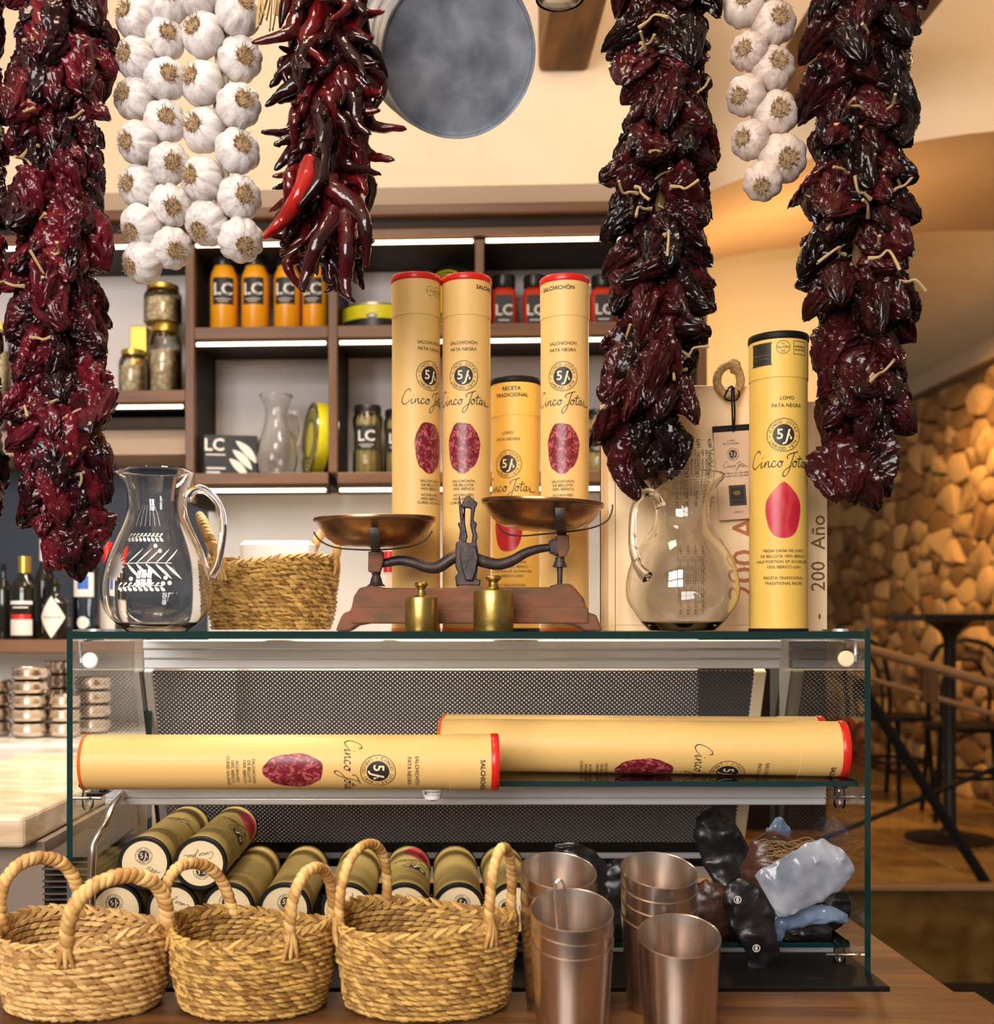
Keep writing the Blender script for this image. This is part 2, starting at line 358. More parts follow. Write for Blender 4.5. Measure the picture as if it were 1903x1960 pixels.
def art_emblem(A, x, y, R, dark=0, light=1):
    A.ring(x, y, R, R*.035, dark).disc(x, y, R*.64, dark, 0, 36, 6)
    A.arc_text('CINCO JOTAS', x, y, R*.715, R*.27, math.radians(162), math.radians(18), dark)
    for i, ch in enumerate('JABUGO 1879'):
        a = math.radians(lerp(208, 332, i/10))
        if ch != ' ': A.text(ch, x+math.cos(a)*R*.905, y+math.sin(a)*R*.905, R*.27, dark, 1, a+PI/2)
    for a in (185, 355): A.disc(x+math.cos(math.radians(a))*R*.82, y+math.sin(math.radians(a))*R*.82, R*.03, dark, 1, 8, 1)
    A.text('5', x-R*.22, y-R*.24, R*.86, light, 1.6, bold=.012); A.text('J', x+R*.16, y-R*.34, R*.98, light, 1.9, shear=.25, bold=.012)
    A.disc(x+R*.42, y-R*.18, R*.06, light, 1.6, 10, 1, ry=R*.10); A.disc(x+R*.34, y-R*.02, R*.05, light, 1.6, 10, 1)
    return A
# ================================================================== the setting
TH = math.radians(2.9); SO = Vector((PX(670, 3.3), 3.3, 0))
EX = Vector((math.cos(TH), -math.sin(TH), 0)); EN = Vector((math.sin(TH), math.cos(TH), 0))
def SP(px, py, wd=0):                     # pixel -> (u, z) on the shelf front plane pushed back by wd
    d = Vector(((px-CX)/F, 1, -(py-CY)/F)); n2 = Vector((EN.x, EN.y, 0)); t = (wd+SO.dot(EN))/d.dot(n2)
    p = d*t; return (p-SO).dot(EX), ZC+p.z
def SW(u, wd, z): return SO+EX*u+EN*wd+Vector((0, 0, z))
ROTS = (0, 0, -TH)
def sbox(name, m, parent, u0, u1, w0, w1, z0, z1, bev=0):
    o = MB().box((u0, w0, z0), (u1, w1, z1)).build(name, m, parent, False)
    if bev: bevel(o, bev)
    return o
D_SH = .27
uL = SP(-260, 600)[0]; uR = SP(1345, 600)[0]
z_top = SP(900, 458)[1]; z_b2 = SP(500, 625)[1]; z_b3 = SP(500, 905)[1]; z_bl = SP(270, 747)[1]; z_low = SP(500, 948)[1]
u1, u2, u3, u4 = SP(363, 700)[0], SP(637, 700)[0], SP(918, 550)[0], SP(1200, 700)[0]
# floor, back wall, ceiling
structure(MB().box((-4, -3, -.05), (5, 9.8, 0)).build('floor', M['floor'], None, False))
wb = structure(link('wall_back', None, None, SO, ROTS))
sbox('plaster', M['plaster'], wb, uL-1, SP(1372, 300)[0], .30, .5, z_top+.08, 4.2)
sbox('lower_plaster', M['white'], wb, u1-.02, SP(1372, 300)[0], .30, .5, .0, z_b3)
sbox('painted_panel', M['navy'], wb, uL-1, u1, .32, .5, 0, z_bl)
sbox('upper_plaster', M['plaster'], wb, uL-1, SP(1372, 300)[0], .30, .5, z_bl, z_top+.08)
# arch wall with its soffit, vault beyond, ochre wall seen through it
arch = [(.70, 1.30), (.80, 1.43), (.97, 1.52), (1.27, 1.62), (1.6, 1.675), (1.95, 1.725), (2.47, 1.745), (3.1, 1.74), (3.8, 1.68)]
ac = [(p.x, p.y) for p in catmull([(a, b, 0) for a, b in arch], 5)]
b = MB(); n = len(ac); vs = []; fs = []
for x, z in ac: vs += [(x, 4.0, z+ZC), (x, 5.06, z+ZC), (x, 4.0, 4.6), (x, 5.06, 4.6)]
for i in range(n-1):
    k = 4*i; b.mi = 0
    fs.append((k, k+4, k+6, k+2))
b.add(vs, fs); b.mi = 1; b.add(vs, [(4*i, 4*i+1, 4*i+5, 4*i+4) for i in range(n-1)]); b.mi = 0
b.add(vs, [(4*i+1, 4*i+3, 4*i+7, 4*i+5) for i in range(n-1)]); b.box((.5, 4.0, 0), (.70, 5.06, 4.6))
structure(b.build('wall_arch', [M['plaster'], M['soffit_shaded']], None, 30))
wf = structure(MB().box((.5, 5.35, 0), (1.80, 5.5, 4)).build('wall_far', M['plaster_ochre'], None, False)); MB().box((.5, 5.325, .35), (1.82, 5.349, 1.27)).build('wainscot', M['darkwood'], wf, False)
# vault of the room: a barrel that comes down on the right
b = MB(); rings = []
for k in range(25):
    a = lerp(0, PI, k/24); x = .7+math.cos(a)*3.9; z = 3.05+math.sin(a)*.85
    rings.append([(x, yy, z) for yy in (-2.5, 4.05)])
vs = [p for r in rings for p in r]; b.add(vs, [(2*k, 2*k+1, 2*k+3, 2*k+2) for k in range(24)])
cl = structure(b.build('ceiling', M['plaster'], None, 60))
b = MB(); vs = []
for k in range(13):
    t = k/12; x = lerp(3.3, 1.0, t); z = 2.82+.62*math.sin(t*PI/2)
    vs += [(x, 5.06, z), (x, 9.6, z)]
b.add(vs, [(2*k, 2*k+1, 2*k+3, 2*k+2) for k in range(12)])
structure(b.build('ceiling_vault', M['plaster_ochre'], None, 60))
structure(MB().box((2.9, 5.06, 2.70), (3.1, 9.6, 2.80)).build('trim_1', M['trim'], None, False))
structure(MB().box((2.4, 9.2, 0), (3.2, 9.4, 3)).build('wall_end', M['floor'], None, False))
# raised floor of the dining room with tiles and polished riser
structure(MB().box((.9, 4.2, 0), (3.2, 4.24, .340)).build('riser', M['riser'], None, False))
rf = structure(MB().box((.7, 4.245, .0), (3.2, 9.3, .345)).build('floor_raised', M['mortar'], None, False))
tm = MB().bbox((-.145, -.145, 0), (.145, .145, .012), .003).mesh('tile', M['tile'], False)
for i in range(8):
    for j in range(10): link('tile', tm, rf, (.85+.15+i*.295, 4.37+j*.295, .3445))
structure(MB().bbox((.9, 4.17, .340), (3.2, 4.23, .362), .004).build('trim_2', M['railwood'], None, False))
# stone wall: mortar slab, every stone its own lump
wr = structure(MB().box((3.0, 5.0, .3), (3.3, 9.4, 2.78)).build('wall_right', M['mortar'], None, False))
rs = random.Random(3); seeds = []
def sdist(a, b_): return math.hypot((a[0]-b_[0])/1.35, a[1]-b_[1])
for _ in range(9000):
    p = (rs.uniform(5.9, 9.2), rs.uniform(.3, 2.72)); rm = .085+.085*abs(noise.noise(Vector((p[0]*1.7, p[1]*1.7, 4))))*2
    if all(sdist(p, q) > rm for q in seeds): seeds.append(p)
    if len(seeds) >= 292: break
for p in seeds:
    za, zb_ = max(.35, p[1]-.3), min(2.69, p[1]+.3); poly = [(p[0]-.3, za), (p[0]+.3, za), (p[0]+.3, zb_), (p[0]-.3, zb_)]
    if p[1] < .37 or p[1] > 2.67: continue
    for q in seeds:
        if q is p or math.hypot(p[0]-q[0], p[1]-q[1]) > .7: continue
        mx, mz = (p[0]+q[0])/2, (p[1]+q[1])/2; nx, nz = (q[0]-p[0])/1.35**2, q[1]-p[1]; out = []
        for k in range(len(poly)):
            a, b_ = poly[k], poly[(k+1) % len(poly)]; da = (a[0]-mx)*nx+(a[1]-mz)*nz; db = (b_[0]-mx)*nx+(b_[1]-mz)*nz
            if da <= 0: out.append(a)
            if da*db < 0: t = da/(da-db); out.append((lerp(a[0], b_[0], t), lerp(a[1], b_[1], t)))
        poly = out
        if len(poly) < 3: break
    if len(poly) < 3: continue
    rnd = []
    for k in range(len(poly)):                       # soften the corners
        a, b_ = poly[k], poly[(k+1) % len(poly)]; rnd += [(lerp(a[0], b_[0], .22), lerp(a[1], b_[1], .22)), (lerp(a[0], b_[0], .78), lerp(a[1], b_[1], .78))]
    dp = rs.uniform(.025, .075); tx, tz = rs.uniform(-.25, .25), rs.uniform(-.25, .25); rings = []
    for sc_, dx in ((.97, -.01), (.97, .4), (.88, .82), (.6, 1.0)):
        rings.append([(-dx*dp-(abs(dx) > .2)*((y-p[0])*tx+(z-p[1])*tz)*.6+.008*noise.noise(Vector((y*20, z*20, dx))), (y-p[0])*sc_, (z-p[1])*sc_) for y, z in rnd])
    MB().loft(rings, (False, True)).build('stone', M['stone'], wr, 35, loc=(3.0, p[0], p[1]))
# beams
for i, (pa, pb, pz, Yb, lab) in enumerate(((1030, 1126, 136, 3.56, ''), (1502, 1640, 208, 3.98, ''))):
    x0, x1, zz = PX(pa, Yb), PX(pb, Yb), PZ(pz, Yb)
    o = MB().box((x0, 1.4, zz), (x1, Yb, zz+.22)).build('trim_%d' % (i+3), M['beam'], None, False); bevel(o, .012, 3); structure(o)

# ================================================================== shelving behind the bar
sh = thing('shelf_unit', 'dark walnut wall shelving with white backs and glowing light strips', 'shelving', SO, ROTS)
def upright(u, z0, z1, wd=.026, w1=D_SH):
    sbox('upright', M['walnut_v'], sh, u-wd/2, u+wd/2, 0, .03, z0, z1, .002); sbox('side_panel', M['darkwood'], sh, u-wd/2+.002, u+wd/2-.002, .03, w1, z0, z1)
def board(u0, u1_, z, th=.034, zled=None):
    sbox('shelf_board', M['walnut'], sh, u0, u1_, 0, .03, z-th, z, .002); sbox('shelf_panel', M['darkwood'], sh, u0, u1_, .03, D_SH, z-th+.002, z)
    if zled is not None:
        sbox('strip_housing', M['darkwood'], sh, u0, u1_, .004, .05, zled-.012, z-th)
        sbox('light_strip', M['led'], sh, u0+.008, u1_-.008, -.002, .006, zled-.0085, zled)
for u, z0, z1 in ((u1, z_low-.02, z_top), (u2, z_b3, z_top), (u3, z_b2, z_top), (u4, z_b3, z_top), (uR, z_b3, z_top)): upright(u, z0, z1)
gap = .013
for ua, ub in ((u1, u2), (u2, u3), (u3, u4), (u4, uR)):
    board(ua+gap, ub-gap, z_b2, .034, SP(500, 655)[1]); board(ua+gap, ub-gap, z_b3, .032, SP(500, 936)[1])
    sbox('back_panel', M['backwhite'], sh, ua+gap, ub-gap, D_SH-.008, D_SH, z_b2, z_top); sbox('back_panel', M['backwhite'], sh, ua+gap, ub-gap, D_SH-.008, D_SH, z_b3, z_b2-.034)
    sbox('light_strip', M['led'], sh, ua+gap+.006, ub-gap-.006, -.002, .006, z_top-.0085, z_top); sbox('strip_housing', M['darkwood'], sh, ua+gap, ub-gap, .006, D_SH, z_top-.01, z_top+.01)
board(uL, u1-gap, z_bl, .034, SP(270, 776)[1]); sbox('back_panel', M['backwhite'], sh, uL, u1-gap, D_SH-.008, D_SH, z_bl, z_top)
sbox('light_strip', M['led'], sh, uL, u1-gap-.006, -.002, .006, z_top-.0085, z_top); sbox('strip_housing', M['darkwood'], sh, uL, u1-gap, .006, D_SH, z_top-.01, z_top+.01)
sbox('valance', M['darkwood'], sh, uL, u1-gap, .02, .30, SP(270, 818)[1], SP(270, 797)[1]); sbox('valance', M['trim'], sh, uL, u1-gap, .04, .31, SP(270, 866)[1], SP(270, 818)[1])
zc1, zc2, zc3, zc4 = SP(900, 436)[1], SP(900, 416)[1], SP(900, 396)[1], SP(900, 361)[1]
sbox('top_rail', M['walnut'], sh, uL, uR, -.004, D_SH, z_top+.008, zc1, .002); sbox('cornice', M['darkwood'], sh, uL, uR, .0, D_SH, zc1, zc2)
sbox('cornice', M['walnut'], sh, uL, uR, -.03, D_SH, zc2, zc3, .004); sbox('crown', M['trim'], sh, uL, uR, -.02, .32, zc3, zc4)
# back counter below the shelves
YB = .34
zsh = PZ(1224, 3.1)
o = MB().bbox((-2.2, 3.04, zsh-.036), (PX(300, 3.1), 3.5, zsh), .003).build('bottle_shelf', M['walnut'], None, False); tag(o, 'walnut ledge holding the spirit bottles at far left', 'shelf')
bc = thing('back_counter', 'pale marble-topped back counter under the shelving', 'counter', (0, 0, 0))
zm = PZ(1413, 2.95)
MB().bbox((-2.2, 2.80, zm-.05), (.70, 3.5, zm), .008).build('worktop', M['marble'], bc, False); MB().box((-2.2, 2.86, 0), (.70, 3.5, zm-.085)).build('cabinet', M['white'], bc, False)
MB().box((-2.2, 2.83, zm-.085), (.70, 3.5, zm-.05)).build('apron', M['walnut'], bc, False)
MB().box((-2.2, 3.49, zm), (-.6, 3.50, zsh-.036)).build('splashback', M['white'], bc, False)
# side counter at the left with its thick slab
sc = thing('side_counter', 'thick beige stone slab counter end at left edge', 'counter')
Ys = 1.92; zt = PZ(1560, Ys); xr = PX(48, Ys)
o = MB().box((-1.6, Ys, zt-.056), (xr, 2.72, zt)).build('slab', M['travertine'], sc, False); bevel(o, .01, 3)
MB().box((-1.6, Ys+.06, 0), (PX(62, Ys), 2.6, zt-.056)).build('cabinet', mat('taupe', (.22, .16, .12), .5), sc, False)
MB().box((-1.0, 2.72, 0), (-.62, 2.78, zt+.01)).build('end_panel', M['travertine'], sc, False)

# ================================================================== product canisters
def canister_prints(kind):
    r = {'sausage': .0437, 'loin': .046, 'mini': .041}[kind]
    return r
_can = {}
def can_meshes(kind):
    if kind in _can: return _can[kind]
    A = {}
    if kind == 'sausage':
        r, h, seam, k = .0437, .625, .552, M['kraft']; cap = M['red']; zt = .500
    elif kind == 'loin':
        r, h, seam, k = .046, .470, .398, M['kraft_y']; cap = M['black']; zt = .362
    else:
        r, h, seam, k = .041, .33, .275, M['tubeshade']; cap = M['black']; zt = .235
    A['r'], A['h'] = r, h
    A['body'] = MB().lathe([(r-.004, 0), (r-.001, .0005), (r-.001, seam), (r-.003, seam)], 40, cap=(True, True)).mesh('body', k)
    A['sleeve'] = MB().lathe([(r-.0012, seam-.0008), (r, seam), (r, h-.012), (r-.002, h-.012)], 40).mesh('lid_sleeve', k)
    cp = [(r, h-.012), (r+.0012, h-.010), (r+.0012, h-.002), (r, h), (r-.004, h), (r-.005, h-.004), (.0005, h-.004)]
    A['cap'] = MB().lathe(cp, 40).mesh('cap_rim', cap)
    A['foot'] = MB().lathe([(.001, .0006), (r-.0005, 0), (r+.0006, .002), (r-.0004, .0045)], 40).mesh('base_rim', M['orangered'] if kind == 'sausage' else M['black'])
    em, sg, tx, pc, lt, ic = Art(), Art(), Art(), Art(), Art(), Art()
    name = 'SALCHICHÓN' if kind == 'sausage' else 'LOMO'
    e = zt-.055
    tx.text(name, 0, zt, .0078).text('PATA NEGRA', 0, zt-.0115, .0078)
    art_emblem(em, 0, e, .0262)
    art_signature(sg, .001, e-.050, .106 if kind == 'sausage' else .110)
    if kind == 'sausage':
        pc.disc(0, e-.125, .0295, 0, 0, 44, 7, ry=.0445, fn=lambda a: 1+.04*math.sin(3*a+1)+.02*math.sin(7*a)+.012*math.sin(13*a))
        for i, t in enumerate(('SALCHICHÓN', 'DE BELLOTA', '100% IBÉRICO', '', 'ACORN-FED', '100% IBÉRICO', 'CURED SAUSAGE')):
            if t: tx.text(t, 0, e-.186-i*.0068+(.003 if i > 3 else 0), .0064)
        lt.text('SALCHICHÓN', 0, h-.028, .0098, bold=.022)
        ic.ring(-.058, h-.032, .0085, .0006).text('SIN', -.058, h-.0305, .003).text('GLUTEN', -.058, h-.0345, .0042).frame(-.047, h-.041, -.031, h-.023, .0006)
        ic.text('ALÉRGENO', -.039, h-.031, .0030).text('ALLERGEN', -.039, h-.035, .0030)
    else:
        pc.disc(0, e-.118, .0285, 0, 0, 44, 7, ry=.0440, fn=lambda a: 1-.16*max(0, math.sin(a))**2*abs(math.cos(a))*1.4+.02*math.sin(5*a))
        for i, t in enumerate(('MEDIA CAÑA DE LOMO', 'DE BELLOTA 100% IBÉRICO', 'HALF PORTION OF ACORN-FED', '100% IBÉRICO LOIN', '', 'RECETA TRADICIONAL', 'TRADITIONAL RECIPE')):
            if t: tx.text(t, 0, e-.183-i*.0085, .0066)
        lt.text('RECETA', 0, h-.027, .0098, bold=.02).text('TRADICIONAL', 0, h-.039, .0098, bold=.02)
    sc_ = 1 if kind != 'mini' else .8
    A['emblem'] = em.wrapped('emblem', [M['ink'], M['cream']], r-.001, lift=.0003 if kind != 'x' else 0)
    A['signature'] = sg.wrapped('signature', [M['ink']], r-.001, lift=.0003)
    A['lettering'] = tx.wrapped('lettering', [M['ink']], r-.0003, lift=.0006)
    A['picture'] = pc.wrapped('food_picture', [M['salami'] if kind == 'sausage' else M['loin']], r-.001, lift=.0003)
    A['lid_lettering'] = lt.wrapped('lid_lettering', [M['ink']], r, lift=.0003); A['icons'] = ic.wrapped('lid_icons', [M['brownink']], r, lift=.0003)
    ca = Art(); art_emblem(ca, 0, .012, .0135); art_signature(ca, .001, -.016, .046)
    ca.p = [([(x, z) for x, z in v], f, mi, ly) for v, f, mi, ly in ca.p]
    A['capart'] = ca.flat('cap_print', [M['ink'], M['capcream']])
    A['capdisc'] = MB().lathe([(.0004, 0), (r-.0052, 0), (r-.0052, -.004)], 40).mesh('cap_disc', M['capcream'])
    _can[kind] = A; return A
def canister(kind, label, loc, rot=(0, 0, 0), spin=0, group=None, scale=None, prints=('emblem', 'signature', 'lettering', 'picture'), capface=False, capspin=0, lid=None, icons=None):
    A = can_meshes(kind); t = thing('canister', label, 'canister', loc, rot, group, scale)
    for k, nm in (('body', 'body'), ('sleeve', 'lid_sleeve'), ('cap', 'cap_rim'), ('foot', 'base_rim')): link(nm, A[k], t)
    if lid is not None: link('lid_lettering', A['lid_lettering'], t, rot=(0, 0, math.radians(lid)))['kind'] = 'stuff'
    if icons is not None: link('lid_icons', A['icons'], t, rot=(0, 0, math.radians(icons)))['kind'] = 'stuff'
    for k in prints: link({'picture': 'food_picture'}.get(k, k), A[k], t, rot=(0, 0, spin))['kind'] = 'stuff'
    if capface:
        d = link('cap_disc', A['capdisc'], t, (0, 0, A['h']-.0035)); link('cap_print', A['capart'], d, (0, 0, .0006), (-PI/2, 0, 0) if False else (math.radians(-90), 0, capspin))
    return t
ZG = ZC-.0068                                  # top of the glass lid of the case
G1 = 'printed canisters standing on the glass lid'
def up(px, Y): return (PX(px, Y), Y, ZG)
canister('sausage', 'tall kraft canister with red rim, leftmost of the upright row', up(796.5, 2.04), spin=math.radians(36), group=G1, icons=112)
canister('sausage', 'tall red-rimmed canister second from left in the upright row', up(893, 2.045), spin=math.radians(-9), group=G1, lid=62)
canister('sausage', 'tall red-rimmed canister beside the wooden crate, right of short black-rimmed one', up(1081, 2.05), spin=math.radians(-11), group=G1, lid=-24)
canister('loin', 'shorter black-rimmed canister between two tall red-rimmed ones', up(987, 2.16), spin=math.radians(-23), group=G1, lid=-14)
t = canister('loin', 'yellow canister with black rim standing before the wooden crate', up(1490, 1.84), spin=math.radians(-6), group=G1, prints=('emblem', 'signature', 'picture'))
st = Art(); r = .046
for i, s in enumerate(('MEDIA CAÑA DE LOMO', 'DE BELLOTA 100% IBÉRICO', 'HALF PORTION OF ACORN-FED', '100% IBÉRICO LOIN', '', 'RECETA TRADICIONAL', 'TRADITIONAL RECIPE')):
    if s: st.text(s, -.004, .307-.183-i*.0085, .0062)
st.text('LOMO', 0, .362, .0078).text('PATA NEGRA', 0, .3505, .0078)
h = .470; st.rect(-.058, h-.052, -.024, h-.018)
for i in range(11): st.disc(-.058+.0034*i, h-.018, .0014, 0, 0, 8, 1); st.disc(-.058+.0034*i, h-.052, .0014, 0, 0, 8, 1)
st.ring(.006-.012, h-.026, .0105, .0007).text('SIN', -.006, h-.022, .0034).text('GLUTEN', -.006, h-.0275, .0048, bold=.01).text('FREE', -.006, h-.033, .0034).frame(.010, h-.037, .034, h-.016, .0007).text('ALÉRGENO', .022, h-.026, .0042, bold=.015).text('ALLERGEN', .022, h-.031, .0042, bold=.015)
sp = Art().text('CAÑA DE LOMO', -.041, h-.038, .0042, layer=1.5).text('DE BELLOTA 100% IBÉRICO', -.041, h-.043, .0026, layer=1.5)
link('lettering', st.wrapped('lettering', [M['ink']], r-.0003, lift=.0006), t)['kind'] = 'stuff'; link('stamp_print', sp.wrapped('stamp_print', [M['brownink']], r-.0003, lift=.0006), t)['kind'] = 'stuff'
G2 = 'canisters lying on the middle glass shelf'
ZS = ZC-.235                                   # top of middle shelf
HR = (0, PI/2, 0)
canister('sausage', 'red-capped canister lying lengthwise at front left of the middle shelf', (PX(163, 1.704), 1.704, ZC-.2000), HR, spin=math.radians(14), group=G2, scale=(.945, .945, .98), lid=30)
canister('sausage', 'red-capped canister lying at front right of the middle shelf', (.0102, 1.872, ZS+.0438), (0, PI/2, math.radians(-6.4)), spin=math.radians(58), group=G2, scale=(.99, .99, 1.022), lid=75)
canister('sausage', 'red-capped canister mostly hidden behind another lying on the right', (.0162, 1.966, ZS+.0438), (0, PI/2, math.radians(-6)), spin=math.radians(140), group=G2, scale=(.99, .99, 1.01))
G3 = 'short canisters piled on the lower shelf'
ZL = ZC-.49; ordn = ['first', 'second', 'third', 'fourth', 'fifth', 'sixth', 'seventh', 'eighth']
Yc = 1.815
for i, x in enumerate((-.502, -.413, -.325, -.236, -.137, -.046, .040, .127)):
    canister('mini', '%s short canister from the left in the bottom row, cap facing out' % ordn[i], (x, Yc+.33, ZL+.0425), (PI/2, 0, 0), spin=(2.2, .6, 2.9, 1.3, -2.4, 2.6, -2.0, 1.0)[i], group=G3, capface=True, capspin=(.3, 2.8, .1, -.2, 1.9, .8, -.4, 1.2)[i], prints=('emblem', 'signature', 'lettering', 'picture') if i == 5 else ('lettering',))
for i, (px, sp, cs, lb) in enumerate(((247, 2.5, .1, 'short canister atop the pile at left, signature upright on its cap'), (370, 2.0, 3.3, 'short canister atop the pile, signature upside down on its cap'))):
    canister('mini', lb, ((-.4575, -.369)[i], Yc+.33, ZL+.0425+.0735), (PI/2, 0, 0), spin=sp, group=G3, capface=True, capspin=cs, prints=('emblem', 'signature', 'lettering', 'picture') if i else ('lettering', 'signature'))
# ================================================================== bar counter
ZW = ZC-.505; ZD = ZC-.535
bar = thing('bar_counter', 'brown wooden bar top under the baskets and steel cups', 'counter')
o = MB().box((-1.3, 1.15, ZW-.06), (.752, 1.594, ZW)).build('front_board', M['counterwood'], bar, False); bevel(o, .004)
o = MB().box((-.68, 1.6, ZD-.05), (.765, 2.45, ZD)).build('rear_board', M['counterwood'], bar, False); bevel(o, .003)
MB().box((-.60, 1.3, 0), (.70, 2.3, ZD-.05)).build('cabinet', M['darkwood'], bar, False)
# ================================================================== glass display case
XL, XR, Y0, Y1 = -.553, .659, 1.7325, 2.22
dc = thing('display_case', 'long glass display case with green edges on the bar', 'display case', (0, 0, 0))
def pane(name, a, b, m='pane', parent=None):
    bb = MB(); x0, y0, z0 = a; x1, y1, z1 = b
    dims = (x1-x0, y1-y0, z1-z0); ax = dims.index(min(dims)); bb.box(a, b)
    # faces in order: -z +z -y +x +y -x ; the two broad faces clear, the narrow edges green
    br = {2: (0, 1), 1: (2, 4), 0: (3, 5)}[ax]; bb.m = [0 if i in br else 1 for i in range(6)]
    return bb.build(name, [M[m], M['paneedge']], parent or dc, False)
pane('lid_glass', (XL+.010, Y0, ZG-.011), (XR-.010, Y1, ZG))
pane('side_glass', (XL, Y0, ZD+.004), (XL+.009, Y1, ZG+.003), 'frontpane'); pane('side_glass', (XR-.009, Y0, ZD+.004), (XR, Y1, ZG+.003), 'frontpane')
pane('middle_shelf', (XL+.012, 1.752, ZS-.008), (XR-.012, 2.12, ZS)); pane('lower_shelf', (XL+.012, 1.785, ZL-.008), (XR-.012, 2.2, ZL))
for k, (a, b_) in enumerate(((-.0244, -.041), (-.0418, -.059), (-.0598, -.078))):
    MB().bbox((XL+.011, 2.14+.004*k, ZC+b_), (XR-.011, 2.17, ZC+a), .002).build('top_rail', M['alu'], dc, False)
for a, b_ in ((-.262, -.282), (-.2828, -.2936)): MB().bbox((XL+.011, 1.895, ZC+b_), (XR-.011, 1.925, ZC+a), .002).build('shelf_rail', M['alu'], dc, False)
MB().bbox((XL+.012, 1.845, ZC-.523), (XR-.012, 1.87, ZC-.511), .002).build('lower_rail', M['alu'], dc, False)
MB().bbox((XL-.006, 1.672, ZD), (XR+.006, 2.24, ZD+.012), .002).build('base_plate', M['black'], dc, False)
# perforated sliding blind, leaning away from the viewer towards its foot
pt, pb_ = Vector((0, 2.19, ZC-.083)), Vector((0, 2.355, ZC-.462)); tilt = math.atan2(pb_.y-pt.y, pt.z-pb_.z); ln = (pb_-pt).length
bp = MB().box((-.535, 0, -ln), (.612, .0015, 0)).build('perforated_panel', M['perforated'], dc, False, loc=pt, rot=(tilt, 0, 0))
MB().bbox((-.553, -.004, -ln-.02), (-.535, .012, .0), .002).build('panel_frame', M['alu_mat'], bp, False); MB().bbox((-.5605, -.006, -ln), (-.5535, .01, 0), .001).build('panel_seal', M['black'], bp, False)
MB().bbox((.612, -.004, -ln-.02), (.634, .012, 0), .002).build('panel_frame', mat('creamframe', (.80, .66, .44), .4), bp, False)
MB().bbox((-.553, -.006, -ln-.012), (.634, .012, -ln+.012), .002).build('panel_frame', M['alu'], bp, False); MB().box((-.553, -.012, -ln-.026), (.634, .01, -ln-.013)).build('panel_track', M['black'], bp, False)
MB().box((-.553, -.009, -ln+.006), (.634, -.0062, -ln+.03)).build('panel_seal', M['tinblack'], bp, False)
# clamps
def clamp(px, py, Y, s, knobmat, top=False):
    x, z = PX(px, Y), PZ(py, Y); xe = XL+.009 if s < 0 else XR-.009
    b = MB(); b.bbox((min(x, xe), Y-.004, z-.006), (max(x, xe), Y+.010, z+.006), .002); c = b.build('clamp', M['alu_mat'], dc, False)
    Mx = Matrix.Translation((x, Y-.004, z)) @ Matrix.Rotation(PI/2, 4, 'X')
    MB().lathe([(.0005, .007), (.0105, .007), (.0125, .005), (.0125, 0), (.0005, 0)], 24, Mx).build('clamp_knob', knobmat, c)
    if top:
        xs = x-s*.0+s*.018
        MB().tube([(xs, Y+.004, z+.006), (xs, Y+.004, ZG-.016), (x, Y+.004, ZG-.015)], .0032, 8).build('clamp_arm', M['alu_mat'], c)
        MB().lathe([(.0005, ZG+.004), (.011, ZG+.004), (.0125, ZG), (.0125, ZG-.014), (.0005, ZG-.0145)], 20, Matrix.Translation((x-s*.002, Y+.012, 0))).build('lid_button', M['alu_mat'], c)
clamp(175, 1264, 1.765, -1, M['white'], True); clamp(1617, 1261, 1.765, 1, M['cream'], True)
for px, py, s in ((168, 1527, -1), (1607, 1525, 1), (1607, 1826, 1), (168, 1826, -1)):
    Y = 1.79; x, z = PX(px, Y), PZ(py, Y); xe = XL+.009 if s < 0 else XR-.009
    b = MB(); b.lathe([(.004, -.020), (.009, -.014), (.010, 0), (.008, .012), (.014, .018), (.014, .021)], 16, Matrix.Translation((x, Y, z)), cap=(True, True)); c = b.build('shelf_clamp', M['clearplastic'], dc)
    MB().tube([(x-.022*1, Y-.004, z), (x+.022, Y-.004, z)], .0025, 8).build('clamp_pin', M['steel'], c); MB().bbox((min(x, xe), Y+.004, z-.007), (max(x, xe), Y+.009, z+.007), .001).build('clamp_arm', M['clearplastic'], c, False)
MB().lathe([(.0005, -.016), (.012, -.012), (.016, 0), (.016, .004)], 20, Matrix.Translation((PX(828, 1.725), 1.722, ZC-.2455))).build('shelf_pad', M['white'], dc); MB().bbox((-.012, 1.70, ZC-.2485), (.012, 1.80, ZC-.2442), .001).build('shelf_pad', M['clearplastic'], dc, False, loc=(PX(828, 1.725), 0, 0))
MB().bbox((-.012, 1.68, ZC-.2480), (.012, 1.80, ZC-.2438), .001).build('shelf_pad', M['clearplastic'], dc, False, loc=(PX(188, 1.70), 0, 0))
MB().tube(catmull([P(250, 1500, 1.95), P(216, 1545, 1.84), P(200, 1580, 1.80), P(181, 1612, 1.785), P(177, 1640, 1.78), P(174, 1740, 1.78), P(174, 1800, 1.78)], 5), .0072, 10).build('support_rod', M['steel'], dc)

